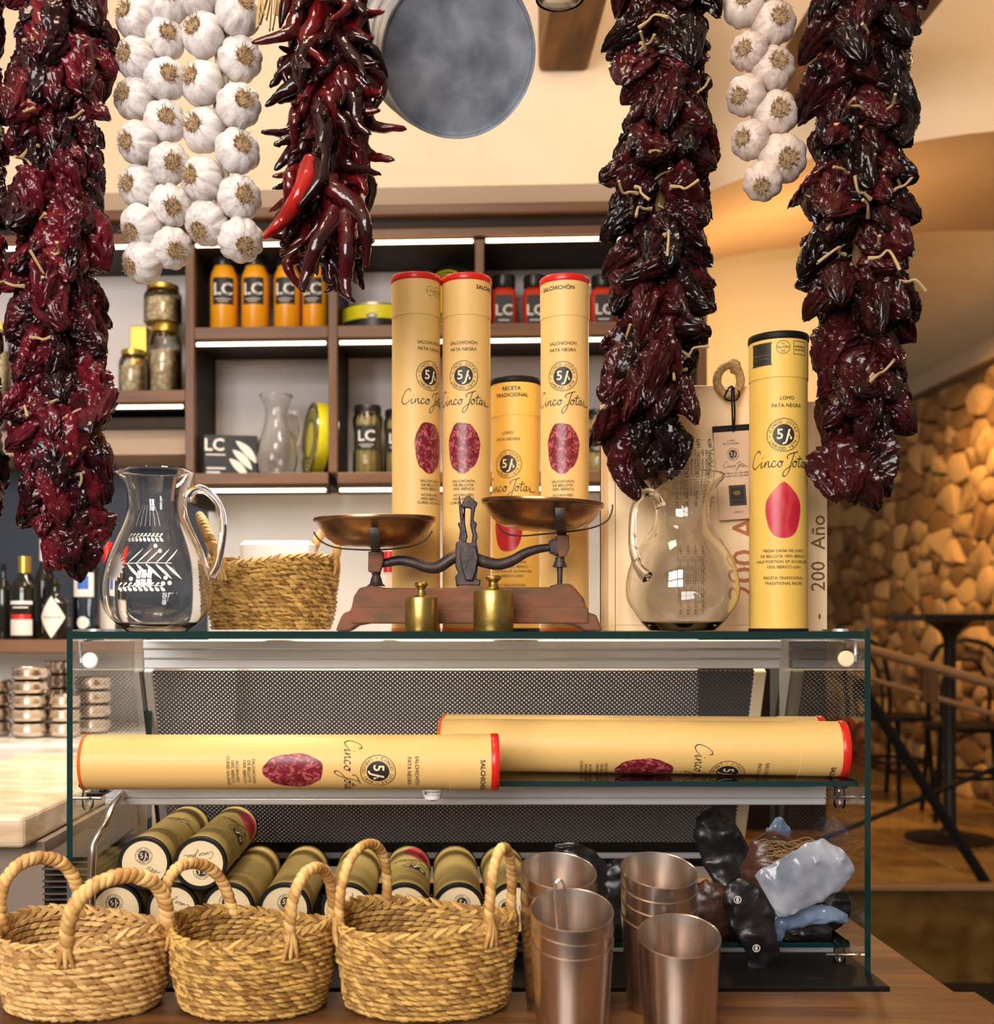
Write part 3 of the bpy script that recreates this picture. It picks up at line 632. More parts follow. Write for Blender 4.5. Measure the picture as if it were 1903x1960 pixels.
# ================================================================== kitchen scale and its weights
Yk = 1.885
def K(x, y, Y=Yk): return P(580+x/3.172, 920+y/3.172, Y)          # from a close view of the scale
def KX(x, y): p = K(x, y); return (p.x, p.z)
ks = thing('balance_scale', 'antique rusty balance scale with two bronze pans on the glass lid', 'scale')
base = [(208, 913), (238, 835), (258, 803), (300, 792), (318, 705), (350, 655), (420, 640), (520, 655), (920, 655), (950, 640), (1060, 640), (1090, 655), (1230, 650), (1330, 652), (1500, 650), (1520, 630), (1610, 630), (1640, 658), (1690, 720), (1712, 800), (1765, 815), (1802, 913), (1700, 913), (1660, 885), (1590, 868), (410, 868), (340, 880), (292, 913)]
poly = [KX(*p) for p in base]; poly = [(x, max(z, ZG)) for x, z in poly]
o = MB().prism(poly, Yk-.036, Yk+.036).build('base', M['rust'], ks, 30); bevel(o, .004, 2)
o = MB().box((KX(300, 0)[0], Yk-.0395, KX(0, 868)[1]), (KX(1715, 0)[0], Yk+.0395, KX(0, 770)[1])).build('base_band', M['rust'], ks, False); bevel(o, .003)
def kt(name, pts, rad, m, n=10, flat=1.0, Y=Yk): return MB().tube(catmull([K(x, y, Y) for x, y in pts], 5), [interp(rad, i/(5*(len(pts)-1)))/3.172/F*Yk for i in range(5*(len(pts)-1)+1)], n, flat=flat).build(name, m, ks)
kt('beam_arm', [(440, 505), (500, 500), (580, 485), (660, 495), (750, 525), (820, 525), (890, 480), (960, 440)], [(0, 24), (.3, 30), (.7, 36), (1, 38)], M['iron'])
kt('beam_arm', [(1050, 475), (1110, 495), (1190, 508), (1270, 485), (1350, 440), (1430, 415), (1510, 405), (1560, 402)], [(0, 38), (.4, 34), (.8, 24), (1, 22)], M['iron'])
def kprism(name, pts, wd, m, Y=Yk):
    o = MB().prism([KX(*p) for p in pts], Y-wd/2, Y+wd/2).build(name, m, ks, 30); bevel(o, .002); return o
kprism('pillar', [(928, 380), (960, 360), (1010, 385), (1050, 360), (1062, 430), (1060, 540), (1050, 600), (1080, 605), (1072, 640), (930, 640), (925, 580), (945, 560), (925, 520)], .030, M['iron'])
o = kprism('pillar_mask', [(955, 400), (1045, 400), (1062, 470), (1050, 540), (1030, 610), (985, 610), (965, 540), (952, 470)], .042, M['iron'])
kt('pointer', [(985, 390), (972, 300), (962, 200), (955, 150), (950, 92)], [(0, 12), (.6, 11), (1, 3)], M['iron'], 6)
kprism('pointer_fork', [(965, 390), (945, 355), (955, 300), (938, 258), (965, 248), (978, 180), (960, 150), (985, 100), (1005, 88), (1030, 110), (1062, 140), (1048, 165), (1035, 240), (1058, 262), (1048, 300), (1062, 340), (1050, 385), (1025, 370), (1030, 330), (1015, 270), (1020, 170), (985, 165), (985, 260), (1000, 340), (990, 380)], .010, M['iron'])
kprism('knife_block', [(400, 432), (490, 430), (492, 490), (470, 560), (398, 555)], .030, M['rust']); kprism('knife_block', [(1537, 335), (1610, 332), (1612, 415), (1590, 465), (1550, 470), (1536, 420)], .030, M['rust'])
kprism('bearing', [(1495, 365), (1545, 350), (1545, 460), (1500, 440), (1488, 400)], .026, M['iron'])
def klathe(name, x, prof, m):
    c = K(x, 0); mx = Matrix.Translation((c.x, Yk, 0)); return MB().lathe([(r/3.172/F*Yk, PZ(920+y/3.172, Yk)) for r, y in prof], 16, mx, cap=(True, True)).build(name, m, ks)
klathe('post', 445, [(30, 560), (24, 575), (34, 600), (40, 625), (58, 640)], M['iron']); klathe('post', 1560, [(30, 465), (28, 480), (42, 515), (44, 525), (20, 528), (17, 560), (16, 625), (60, 640)], M['iron'])
def pan(x, ytop, ybot, hw, tl):
    c = K(x, ytop); s = hw/3.172/F*Yk; dp = (ybot-ytop)/3.172/F*Yk
    prof = [(.001, -dp), (s*.45, -dp*.97), (s*.66, -dp*.86), (s*.82, -dp*.62), (s*.93, -dp*.28), (s*.975, -.005), (s*1.005, -.004), (s*1.02, -.001), (s*1.015, .003), (s*.99, .004), (s*.965, .001), (s*.92, -dp*.27), (s*.80, -dp*.58), (s*.6, -dp*.82), (.001, -dp*.94)]
    mx = Matrix.Translation(c) @ Matrix.Rotation(tl, 4, 'Y') @ Matrix.Rotation(math.radians(2), 4, 'X')
    return MB().lathe(prof, 48, mx).build('pan', M['bronze'], ks)
pan(437, 238, 408, 366, math.radians(-.6)); pan(1455, 138, 305, 366, math.radians(2.6))
def kw(pts, Y, name='pan_wire', r=5): return MB().tube(catmull([K(x, y, Y) for x, y in pts], 6), r/3.172/F*Yk, 8).build(name, M['iron'], ks)
kw([(65, 312), (100, 360), (170, 398), (270, 415), (450, 420), (640, 402), (740, 362), (785, 305)], Yk-.022); kw([(1180, 265), (1225, 318), (1320, 335), (1450, 325), (1560, 315), (1700, 298), (1790, 275), (1850, 240), (1875, 190), (1880, 145)], Yk-.022)
def strap(x, y0, y1, dy, lo):
    o = MB().tube(catmull([K(x, y0, Yk-dy), K(x, (y0+y1)/2-10, Yk-dy*.985), K(x+2, (y0*.3+y1*.7), Yk-dy*.90), K(x+4, y1+2, Yk-dy*.68), K(x+8, y1+16, Yk-dy*.3), K(x+10, lo, Yk)], 5), 30/3.172/F*Yk, 10, flat=.18, up=(0, 1, 0)).build('pan_strap', M['iron'], ks)
strap(435, 285, 400, .102, 440); strap(1562, 165, 285, .104, 340)
def weight(px0, px1, pytop, pybody, Y, label):
    c = PX((px0+px1)/2, Y); r = (px1-px0)/2/F*Y; z1 = PZ(pybody, Y); z2 = PZ(pytop, Y); h = z1-ZG; k = z2-z1
    wt = thing('brass_weight', label, 'weight', (c, Y, ZG), group='brass weights of the scale')
    MB().lathe([(.001, .0), (r*.97, 0), (r, .002), (r, h-.003), (r*.97, h), (r*.62, h+k*.06), (r*.34, h+k*.16)], 40).build('body', M['brass'], wt)
    MB().lathe([(r*.36, h+k*.12), (r*.26, h+k*.3), (r*.22, h+k*.55), (r*.30, h+k*.70), (r*.40, h+k*.78), (r*.41, h+k*.92), (r*.34, h+k), (.0005, h+k*1.02)], 28).build('knob', M['brass'], wt)
weight(775, 838, 1115, 1144, 1.785, 'smaller brass weight standing in front of the balance scale'); weight(906, 983, 1102, 1131, 1.785, 'larger brass weight standing in front of the balance scale')

# ================================================================== glass jugs
def jug(label, axpx, Y, zoom, oy, prof, lip, handle, ox, wall=.0032, flip=1):
    t = thing('glass_jug', label, 'jug', (PX(axpx, Y), Y, ZG)); s = Y/F/zoom
    pr = [(hw*s, max(0, (PZ(oy+y/zoom, Y)-ZG))) for y, hw in prof]; pr = [(p.x, p.y) for p in catmull([(a, b, 0) for a, b in pr], 3)]
    zt = pr[0][1]
    def fn(p, a):
        e = math.exp(-((a-PI)/.38)**2) if lip else 0; k = max(0, (p.z-zt*.86)/(zt*.14)); 
        r = math.hypot(p.x, p.y)
        if lip and k > 0: q = 1+e*k*k*.22; p = Vector((p.x*q, p.y*(1-.35*k*k*e), p.z+e*k*.001))
        return p
    outer = pr[::-1]; inner = [(max(r-wall, .001), z) for r, z in pr if z > .009]; ib = inner[-1]
    full = [(.001, .0)]+outer+[(outer[-1][0]-wall*.5, zt+.0012)]+inner+[(ib[0]*.5, .006), (.001, .0055)]
    MB().lathe(full, 64, fn=fn).build('body', M['glass'], t, 60)
    pts = [Vector(((ox+x/zoom-axpx)/F*Y, dy, PZ(oy+y/zoom, Y)-ZG)) for x, y, dy in handle]; c = catmull(pts, 6)
    n = len(c); MB().tube(c, [.0078*(1.25-.5*math.sin(PI*i/(n-1))) for i in range(n)], 14).build('handle', M['glass'], t)
    return t, pr, s
PL = [(128, 398), (200, 375), (270, 355), (360, 332), (450, 322), (550, 322), (650, 343), (750, 383), (850, 430), (950, 478), (1050, 522), (1150, 560), (1250, 588), (1350, 605), (1450, 610), (1550, 600), (1650, 570), (1750, 500), (1850, 390), (1896, 330)]
t, pr, s = jug('glass jug etched with a flower and ferns, beside a small basket', 301, 1.86, 5.764, 880, PL, True, [(1020, 430, 0), (1080, 350, 0), (1180, 318, 0), (1310, 400, 0), (1405, 560, 0), (1425, 760, 0), (1400, 960, 0), (1345, 1180, 0), (1275, 1300, 0)], 180)
prz = sorted((z, r) for r, z in pr)
def etch(A):
    b = MB()
    for v, f, mi, ly in A.p:
        vs = []
        for x, z in v:
            r = interp(prz, z)+.0009; vs.append((r*math.sin(x/.09), -r*math.cos(x/.09), z))
        b.add(vs, f)
    return b.build('etched_pattern', M['etch'], t)
A = Art(); zf = .105
for k in range(16):
    a = 2*PI*k/16; A.stroke([(-.054, zf-.005), (-.054+.010*math.cos(a), zf-.005+.012*math.sin(a)), (-.054+.020*math.cos(a), zf-.005+.024*math.sin(a))], .0075, taper=True, n=6)
A.disc(-.054, zf-.005, .008, 0, 0, 16, 2); A.stroke([(-.036, zf), (.0, zf+.001), (.045, zf+.001)], .0012)
for k in range(5):
    x = -.030+.016*k
    for sg in (1, -1): A.stroke([(x, zf), (x+.012, zf+sg*.011), (x+.026, zf+sg*.024)], .0040, taper=True, n=6)
for y0, sgn in ((zf+.042, 1), (zf-.036, 1)):
    A.stroke([(-.045, y0-.004), (-.01, y0+.002), (.03, y0+.001)], .0009)
    for k in range(9):
        x = -.042+.0085*k
        for sg in (1, -1): A.stroke([(x, y0), (x+.004, y0+sg*.0045), (x+.0075, y0+sg*.006)], .0045, taper=True, n=4)
for k in range(6): A.stroke([(-.032+.012*k, zf+.060), (-.03+.0105*k, zf+.078), (-.022+.007*k, zf+.094)], .0008)
for x, z in ((.034, -.022), (.040, -.030), (.030, -.031), (.018, .028), (.026, .020), (-.02, -.024)): A.disc(x, zf+z, .0035, 0, 0, 10, 1)
etch(A)
PR_ = [(132, 348), (165, 335), (210, 295), (280, 248), (360, 226), (450, 218), (530, 232), (600, 268), (700, 345), (800, 402), (900, 440), (1000, 460), (1100, 465), (1200, 440), (1300, 378), (1380, 300), (1412, 265)]
jug('plain clear glass jug in front of the wooden crate', 1305.7, 1.83, 4.325, 880, PR_, False, [(450, 395, -.01), (400, 310, -.012), (330, 275, -.012), (265, 320, -.014), (215, 430, -.016), (200, 600, -.02), (205, 760, -.025), (240, 900, -.035), (300, 985, -.048)], 1160)

# ================================================================== wooden crate with tag and rope
Yq = 1.925; x0, x1, zt = PX(1165, Yq), PX(1584, Yq), PZ(737, Yq)
cr = thing('wooden_crate', 'pale pine gift crate standing behind the plain glass jug', 'crate')
zr = PZ(768, Yq)
MB().bbox((x0, Yq, ZG), (PX(1178, Yq), Yq+.10, PZ(745, Yq)), .001).build('side_rail', M['pine'], cr, False); MB().bbox((PX(1541, Yq), Yq, ZG), (x1, Yq+.10, zr), .001).build('side_rail', M['pine'], cr, False)
MB().bbox((PX(1178, Yq)+.0008, Yq, ZG), (PX(1541, Yq)-.0008, Yq+.1, ZG+.009), .001).build('bottom_rail', M['pine'], cr, False)
MB().bbox((PX(1178, Yq)+.001, Yq+.002, ZG+.0098), (PX(1541, Yq)-.001, Yq+.014, zt), .001).build('front_panel', M['pine'], cr, False)
MB().box((x0, Yq+.088, ZG+.01), (x1, Yq+.0995, zr)).build('back_board', M['pine'], cr, False)
A = Art(); A.text('200 Años', 0, 0, .058, bold=.004, align='LEFT')
LT = lambda *a, **k: link(*a, **k).__setitem__('kind', 'stuff')
LT('lettering', A.flat('lettering', [mat('burn', (.42, .14, .06), .7)]), cr, (PX(1448, Yq), Yq+.0015, PZ(1150, Yq)), (0, -PI/2, 0)); 
A = Art(); A.text('200  Año', 0, 0, .034, bold=.004, align='LEFT'); LT('lettering', A.flat('lettering', [M['brownink']]), cr, (PX(1579, Yq), Yq, PZ(1132, Yq)), (0, -PI/2, 0))
A = Art()
for i in range(11): A.text('DE JABUGO · TRADICIÓN · 1879', .0, .010*i*.62, .0055 if i % 3 else .008)
for i in range(5): A.stroke([(-.05+.02*i, -.006+.004*math.sin(i)), (-.045+.02*i, .006), (-.04+.02*i, -.004), (-.034+.02*i, .004)], .0007)
LT('lettering', A.flat('lettering', [M['ink']]), cr, (PX(1362, Yq), Yq+.0015, PZ(905, Yq)), (0, -PI/2, 0)); LT('lettering', A.flat('lettering', [M['brownink']]), cr, (PX(1350, Yq), Yq+.0015, PZ(1110, Yq)), (0, -PI/2, 0), (1, 1, .7))
for yk, px in ((1180, 1569), (1020, 1250)): Art().disc(0, 0, .002, ry=.006, n=12).flat('knot', [M['brownink']]) and link('knot', Art().disc(0, 0, .002, ry=.005, n=12).flat('knot', [M['brownink']]), cr, (PX(px, Yq), Yq+(.0 if px > 1500 else .0015), PZ(yk, Yq)))
def Q(x, y, Y): return P(1340+x/3.38, 640+y/3.38, Y)
MB().tube(catmull([Q(185, 195, Yq-.004), Q(235, 215, Yq-.010), Q(262, 290, Yq-.012), Q(250, 350, Yq-.012), Q(215, 385, Yq-.014), Q(160, 385, Yq-.014), Q(115, 330, Yq-.012), Q(115, 265, Yq-.012), Q(150, 215, Yq-.010), Q(200, 195, Yq-.002)], 6), .0072, 10).build('rope_handle', M['twine'], cr)
MB().tube(catmull([Q(225, 245, Yq-.003), Q(232, 200, Yq+.0), Q(200, 185, Yq+.004)], 5), .0085, 10).build('rope_handle', M['twine'], cr)
tg = thing('price_tag', 'brown card tag on a black cord hanging from the crate rope', 'tag')
MB().tube(catmull([Q(215, 350, Yq-.016), Q(255, 375, Yq-.020), Q(235, 425, Yq-.021), Q(175, 425, Yq-.021), Q(160, 400, Yq-.020), Q(190, 345, Yq-.024), Q(215, 345, Yq-.024), Q(222, 430, Yq-.022), Q(225, 530, Yq-.015), Q(216, 630, Yq-.012)], 5), .0016, 6).build('cord', M['black'], tg)
MB().tube([Q(205, 345, Yq-.022), Q(207, 430, Yq-.022), Q(213, 600, Yq-.012)], .0015, 6).build('cord', M['black'], tg)
o = MB().bbox((-.036, -.004, -.075), (.036, .0, .072), .001).build('card', M['tagpaper'], tg, False); o.location = (Q(228, 0, Yq).x+.002, Yq-.006, Q(0, 910, Yq).z); o.rotation_euler = (0, math.radians(-4), 0)
o2 = MB().bbox((-.036, -.0005, .06), (.036, .0030, .083), .001).build('backing', M['black'], tg, False); o2.location = o.location; o2.rotation_euler = o.rotation_euler
A = Art(); art_emblem(A, -.006, .034, .0105, 0, 1); art_signature(A, -.002, .012, .042); A.text('LOMO', -.008, .055, .0045).text('PATA NEGRA', -.008, .050, .0045)
A.text('DE BELLOTA 100% IBÉRICO', 0, .001, .0042).text('ACORN-FED 100% IBÉRICO', 0, -.004, .0042).rect(-.017, -.052, .011, -.018, 0).frame(-.015, -.050, .009, -.020, .0007, 2).disc(-.004, -.031, .0065, 2, 1, 16, 1, ry=.004).text('ACORN-FED', -.003, -.044, .0035, mi=2).text('JABUGO', -.003, -.064, .004, mi=2)
link('card_print', A.flat('card_print', [M['ink'], M['tagpaper'], M['brownink']]), o, (0, -.004, 0))

# ================================================================== baskets
def stitch_template(n=5):
    rings = []
    for k in range(5):
        t = k/4; r = (.22, .82, 1.0, .80, .2)[k]; x = -1+2*t
        rings.append([Vector((x, math.cos(2*PI*j/n)*r, math.sin(2*PI*j/n)*r)) for j in range(n)])
    return rings
STI = stitch_template()
def stitches(b, items):
    for c, tx, ny, uz, L, th, hh in items: b.loft([[c+tx*(v.x*L)+ny*(v.y*th)+uz*(v.z*hh) for v in ring] for ring in STI])
def basket(label, cx, cy, zb, rx, ry, h, rows, ncol, m, handles, sag=.008, a0=0, flare=.86, seed=1, group='seagrass baskets on the bar', hr=.0085):
    t = thing('basket', label, 'basket', (cx, cy, zb), group=group); rs = random.Random(seed)
    def rad(k): return lerp(flare, 1, min(1, k*1.25)**.6)+(-.05*(k-.8)*5 if k > .8 else 0)*0
    def pos(a, k, off=0):
        q = rad(k); sg = sag*math.cos(2*(a-a0))*k*k; wv = .0025*noise.noise(Vector((a*2.0, k*3, seed)))
        return Vector(((rx*q+off+wv)*math.cos(a), (ry*q+off+wv)*math.sin(a), .004+(h-.004)*k+sg))
    rh = h/rows; items = []
    for i in range(rows):
        k = (i+.28)/rows
        for j in range(ncol):
            a = 2*PI*(j+(i % 2)*.5+rs.uniform(-.12, .12))/ncol; c = pos(a, k); tx = (pos(a+.02, k)-pos(a-.02, k)).normalized(); nn = Vector((math.cos(a)/rx, math.sin(a)/ry, 0)).normalized()
            dr = -1 if i % 2 else 1; ang = math.radians(13+rs.uniform(-9, 9))*-1
            up_ = nn.cross(tx)*-1 if nn.cross(tx).z < 0 else nn.cross(tx); tx2 = (tx*math.cos(ang)+up_*math.sin(ang)); up2 = (up_*math.cos(ang)-tx*math.sin(ang))
            L = PI*(rx+ry)/ncol*rs.uniform(.78, .98); items.append((c+nn*rs.uniform(-.0008, .0012), tx2, nn, up2, L, rs.uniform(.0046, .0058), rh*rs.uniform(.50, .62)))
    b = MB(); stitches(b, items); w_ = b.build('woven_wall', m, t, 60); w_['kind'] = 'stuff'
    b = MB(); nseg = 48; b.loft([[pos(2*PI*j/nseg, k/8*1.02, -.001) for j in range(nseg)] for k in range(9)], (True, False)); b.build('dark_backing', M['strawdark'], t)  # dark shell behind the weave, its colour standing for shade in the gaps
    items = []; nr = int(ncol*.8)
    for i in range(2):
        for j in range(nr):
            a = 2*PI*(j+i*.5)/nr; c = pos(a, 1.0)+Vector((0, 0, .0015+i*.0035)); tx = (pos(a+.02, 1)-pos(a-.02, 1)).normalized(); nn = Vector((math.cos(a), math.sin(a), 0)); ang = math.radians((-30, 26)[i]+rs.uniform(-8, 8)); up_ = Vector((0, 0, 1))
            items.append((c, tx*math.cos(ang)+up_*math.sin(ang), nn, up_*math.cos(ang)-tx*math.sin(ang), PI*(rx+ry)/nr*1.0, .0052, .0046))
    b = MB(); stitches(b, items); r_ = b.build('braided_rim', m, t, 60); r_['kind'] = 'stuff'
    for ha, hb, hh, lean, tw in handles:
        p0, p1 = pos(math.radians(ha), .97, .001), pos(math.radians(hb), .97, .001); mid = (p0+p1)/2; path = []; N_ = 60
        for i in range(N_+1):
            u = PI*i/N_; s_ = math.sin(u)**.75; path.append(mid+(p0-mid)*math.cos(u)*(1+.10*math.sin(u))+Vector(lean)*s_+Vector((0, 0, hh*s_)))
        for q, e in ((p0, 0), (p1, -1)): pass
        # arc-length resample
        ds = [0]
        for i in range(N_): ds.append(ds[-1]+(path[i+1]-path[i]).length)
        nw = int(ds[-1]/.0088); b = MB()
        def at(d):
            for i in range(N_):
                if d <= ds[i+1]: return path[i].lerp(path[i+1], (d-ds[i])/max(1e-6, ds[i+1]-ds[i]))
            return path[-1].copy()
        for i in range(nw):
            d = ds[-1]*(i+.5)/nw; c = at(d); tn = (at(min(ds[-1], d+.004))-at(max(0, d-.004))).normalized(); uu = Vector((.3, 1, .2)); uu = (uu-tn*uu.dot(tn)).normalized(); vv = tn.cross(uu); rr = hr*rs.uniform(.92, 1.08)*tw; ww = ds[-1]/nw*.62
            rings = []
            for q, sc_ in ((-1, .80), (-.45, 1.0), (.45, 1.0), (1, .80)):
                rings.append([c+(uu*math.cos(2*PI*j/10)+vv*math.sin(2*PI*j/10))*rr*sc_+tn*(q*ww+rr*.45*math.sin(2*PI*j/10)) for j in range(10)])
            b.loft(rings)
        for q, ang in ((p0, ha), (p1, hb)):
            an = math.radians(ang); nn = Vector((math.cos(an), math.sin(an), 0))
            for k in (-1, 0, 1): b.tube(catmull([q+Vector((0, 0, .018))+nn*.002, q+nn*.006+Vector((-math.sin(an)*k*.004, math.cos(an)*k*.004, .002)), q+nn*.004+Vector((-math.sin(an)*k*.010, math.cos(an)*k*.010, -.020))], 4), [.0045, .0045, .0045, .0042, .004, .0038, .0034, .003, .002], 6)
        b.build('handle', M['rope'], t, 60)
    return t
Yb = 1.54
basket('round seagrass basket at far left with broad arched handles', PX(162, Yb), Yb, ZW, .1135, .088, .098, 12, 54, M['straw'], [(176, 106, .086, (-.012, .01, 0), 1.12), (272, 350, .088, (.006, -.012, 0), 1.2)], seed=1, a0=2.4)
basket('middle seagrass basket of the three along the bar front', PX(485, Yb), Yb, ZW, .1075, .086, .101, 14, 54, M['straw2'], [(186, 112, .080, (-.022, .0, 0), .95), (302, 18, .088, (.004, -.006, 0), .95)], seed=2, a0=2.6)
basket('seagrass basket beside the steel cups with tall narrow handles', PX(816, Yb), Yb, ZW, .119, .090, .112, 15, 58, M['straw2'], [(196, 118, .098, (.002, .0, 0), .82), (312, 16, .102, (.004, .0, 0), .82)], seed=3, a0=2.5)
bs = basket('small seagrass basket on the glass lid behind the etched jug', PX(520, 2.07), 2.07, ZG, .118, .085, .118, 15, 58, M['straw2'], [(232, 150, .092, (-.040, .01, 0), .95), (62, 345, .075, (.016, .0, 0), .95)], seed=4, a0=2.4, group='seagrass baskets on the glass lid')
o = MB().bbox((-.066, -.035, .0), (.066, .035, .115), .008).build('tissue_pack', M['white'], None, False, loc=(PX(532, 2.07), 2.08, ZG+.0465)); tag(o, 'plain white paper pack standing inside the small basket', 'pack')
o = MB().bbox((-.018, -.0015, 0), (.018, .0015, .085), .001).build('card', M['black'], None, False, loc=(PX(245, Yb), Yb+.02, ZW+.008), rot=(.3, .5, .2)); tag(o, 'small black and white card inside the far left basket', 'card')

# ================================================================== steel cups
def cup_mesh():
    b = MB(); H = .125; rb, rt = .0425, .0505; prof = []
    def fn(p, a):
        k = p.z/H; return Vector((p.x, p.y, p.z+.014*math.sin(a)*max(0, k-.55)/.45)) if k > .55 else p
    outer = [(.001, 0), (rb-.002, 0), (rb, .002)]+[(lerp(rb, rt, k/6), .002+(H-.002)*k/6) for k in range(1, 7)]; inner = [(lerp(rb, rt, k/6)-.0009, .003+(H-.0028)*k/6) for k in range(6, -1, -1)]+[(.001, .003)]
    b.lathe(outer+[(rt-.0004, H+.0006)]+inner, 56, fn=fn); return b.mesh('cup', M['steel'])
CM = cup_mesh()
def cups(px, Y, n, step, labs, x=None):
    for i in range(n): 
        o = link('steel_cup', CM, None, (PX(px, Y), Y, ZW+i*step), (0, 0, math.radians((-7, 5, -3, 8)[i]))); tag(o, labs[i], 'cup', 'slant-rimmed steel cups')
cups(1300, 1.415, 1, 0, ['single brushed steel cup with slanted rim at front right']); od = ['bottom', 'second', 'third', 'top']
cups(1095, 1.405, 3, .0172, ['bottom steel cup of the front stack holding tongs', 'middle steel cup of the front stack holding tongs', 'top steel cup of the front stack, tongs standing in it'])
cups(1069, 1.525, 4, .0190, ['%s steel cup of the stack behind the tongs' % ('lowest', 'second lowest', 'second highest', 'topmost')[i] for i in range(4)])
cups(1262, 1.527, 4, .0190, ['%s steel cup of the stack behind the single cup' % ('lowest', 'second lowest', 'second highest', 'topmost')[i] for i in range(4)])
tn = MB().tube(catmull([P(1067, 1815, 1.40), P(1062, 1700, 1.405), P(1064, 1690, 1.405), P(1071, 1684.5, 1.405), P(1078, 1690, 1.405), P(1083, 1712, 1.405), P(1100, 1815, 1.40)], 6), .0016, 8).build('tongs', M['steel']); tag(tn, 'thin steel tongs standing in the front cup stack', 'tongs')

# ================================================================== vacuum packs of meat
def bag(label, spine, thick, m, seed, name='meat_pack', crump=.008):
    c = catmull([P(px, py, Y) for px, py, Y, hw in spine], 9); n = len(c); b = MB(); rings = []
    for i in range(n):
        k = i/(n-1); hw = interp([(q/(len(spine)-1), s_[3]) for q, s_ in enumerate(spine)], k)/F*spine[0][2]
        tng = (c[min(i+1, n-1)]-c[max(i-1, 0)]).normalized(); side = tng.cross(Vector((0, 1, 0))).normalized(); nn = side.cross(tng).normalized(); ring = []
        th = thick*(math.sin(PI*min(.97, max(.03, k)))**.5)
        for j in range(32):
            a = 2*PI*j/32; p = c[i]+side*hw*math.cos(a)+nn*th*math.sin(a)*abs(math.sin(a))**.2
            nv = noise.noise(p*60+Vector((seed*3.7, 0, 0))); p += nn*crump*((.3-abs(nv))*.9+1.0*noise.noise(p*25+Vector((seed, 0, 0))))+side*crump*.7*noise.noise(p*45+Vector((0, seed*2.1, 5)))
            ring.append(p)
        rings.append(ring)
    b.loft(rings); o = b.build(name, m, None, 50); return tag(o, label, 'meat pack', 'vacuum packs on the lower shelf')
bag('tall curled black pack standing against the perforated panel', [(1352, 1548, 2.0, 14), (1368, 1590, 2.0, 42), (1392, 1640, 2.0, 48), (1405, 1700, 1.98, 40), (1395, 1770, 1.97, 40), (1390, 1788, 1.96, 30)], .012, M['bagblack'], 1)
hb1 = bag('black pack with white print hanging over the lower shelf edge', [(1400, 1690, 1.775, 16), (1420, 1720, 1.77, 40), (1440, 1760, 1.765, 46), (1455, 1800, 1.762, 34), (1465, 1860, 1.76, 24)], .007, M['bagblack'], 2)
mp = bag('dark brown cured meat pack with straw-like strands', [(1455, 1600, 1.93, 20), (1475, 1640, 1.93, 62), (1490, 1690, 1.93, 70), (1500, 1740, 1.93, 72), (1500, 1775, 1.93, 50)], .028, M['bagmeat'], 3)
bag('large silvery clear pouch leaning across the dark packs', [(1618, 1634, 1.77, 20), (1604, 1645, 1.77, 44), (1572, 1662, 1.77, 56), (1530, 1685, 1.77, 54), (1490, 1705, 1.77, 50), (1468, 1717, 1.77, 46)], .010, M['bagfilm'], 4)
bag('blue plastic pack lying lowest near the shelf edge', [(1472, 1790, 1.80, 26), (1490, 1765, 1.80, 24), (1530, 1757, 1.80, 20), (1580, 1752, 1.80, 20), (1622, 1760, 1.80, 8)], .010, M['bagblue'], 5)
bag('small pale blue folded bag tip at the back right', [(1487, 1566, 2.03, 4), (1492, 1585, 2.03, 20), (1490, 1605, 2.03, 26), (1488, 1690, 2.03, 20)], .006, M['bagblue'], 6)
bag('black pack lying flat beneath the silvery pouch', [(1598, 1705, 1.86, 26), (1592, 1735, 1.86, 40), (1570, 1752, 1.86, 40), (1520, 1765, 1.86, 34), (1480, 1775, 1.86, 20)], .014, M['bagblack'], 7)
bag('flat black pack at the shelf floor right of the blue one', [(1592, 1786, 1.84, 8), (1570, 1780, 1.84, 16), (1540, 1782, 1.84, 16), (1500, 1785, 1.84, 10)], .01, M['bagblack'], 8)
bag('dark crumpled pack behind the left cup stack', [(1060, 1625, 2.0, 10), (1095, 1640, 2.0, 32), (1130, 1670, 2.0, 34), (1150, 1730, 2.0, 40), (1150, 1785, 2.0, 34)], .014, M['bagblack'], 9)
bag('dark crumpled pack between the two rear cup stacks', [(1170, 1650, 1.9, 14), (1185, 1680, 1.9, 34), (1190, 1730, 1.9, 44), (1200, 1790, 1.9, 40)], .016, M['bagblack'], 10)
bag('black and red-brown pack just left of the tall curled one', [(1372, 1690, 1.84, 22), (1362, 1720, 1.84, 40), (1355, 1760, 1.84, 46), (1350, 1795, 1.84, 40)], .016, M['bagmeat'], 11)

b = MB(); rs = random.Random(8)
for k in range(70):
    px, py = rs.uniform(1440, 1560), rs.uniform(1612, 1650); a = P(px, py, 1.895+rs.uniform(-.012, .01)); b.tube(catmull([a, a+Vector((rs.uniform(.01, .03), rs.uniform(-.008, .008), rs.uniform(-.006, .008))), a+Vector((rs.uniform(.03, .06), rs.uniform(-.01, .01), rs.uniform(-.025, .004)))], 4), .0008, 4)
sd = b.build('strands', M['straw_hay'], mp, 60); sd['kind'] = 'stuff'
for bx_, (px, py) in ((hb1, (1412, 1722)), (hb1, (1448, 1815))):
    o = link('print', Art().ring(0, 0, .006, .0016).disc(0, 0, .0024, 0, 0, 10, 1, ry=.004).flat('print', [M['labelwhite']], lift=.0), bx_, P(px, py, 1.748))
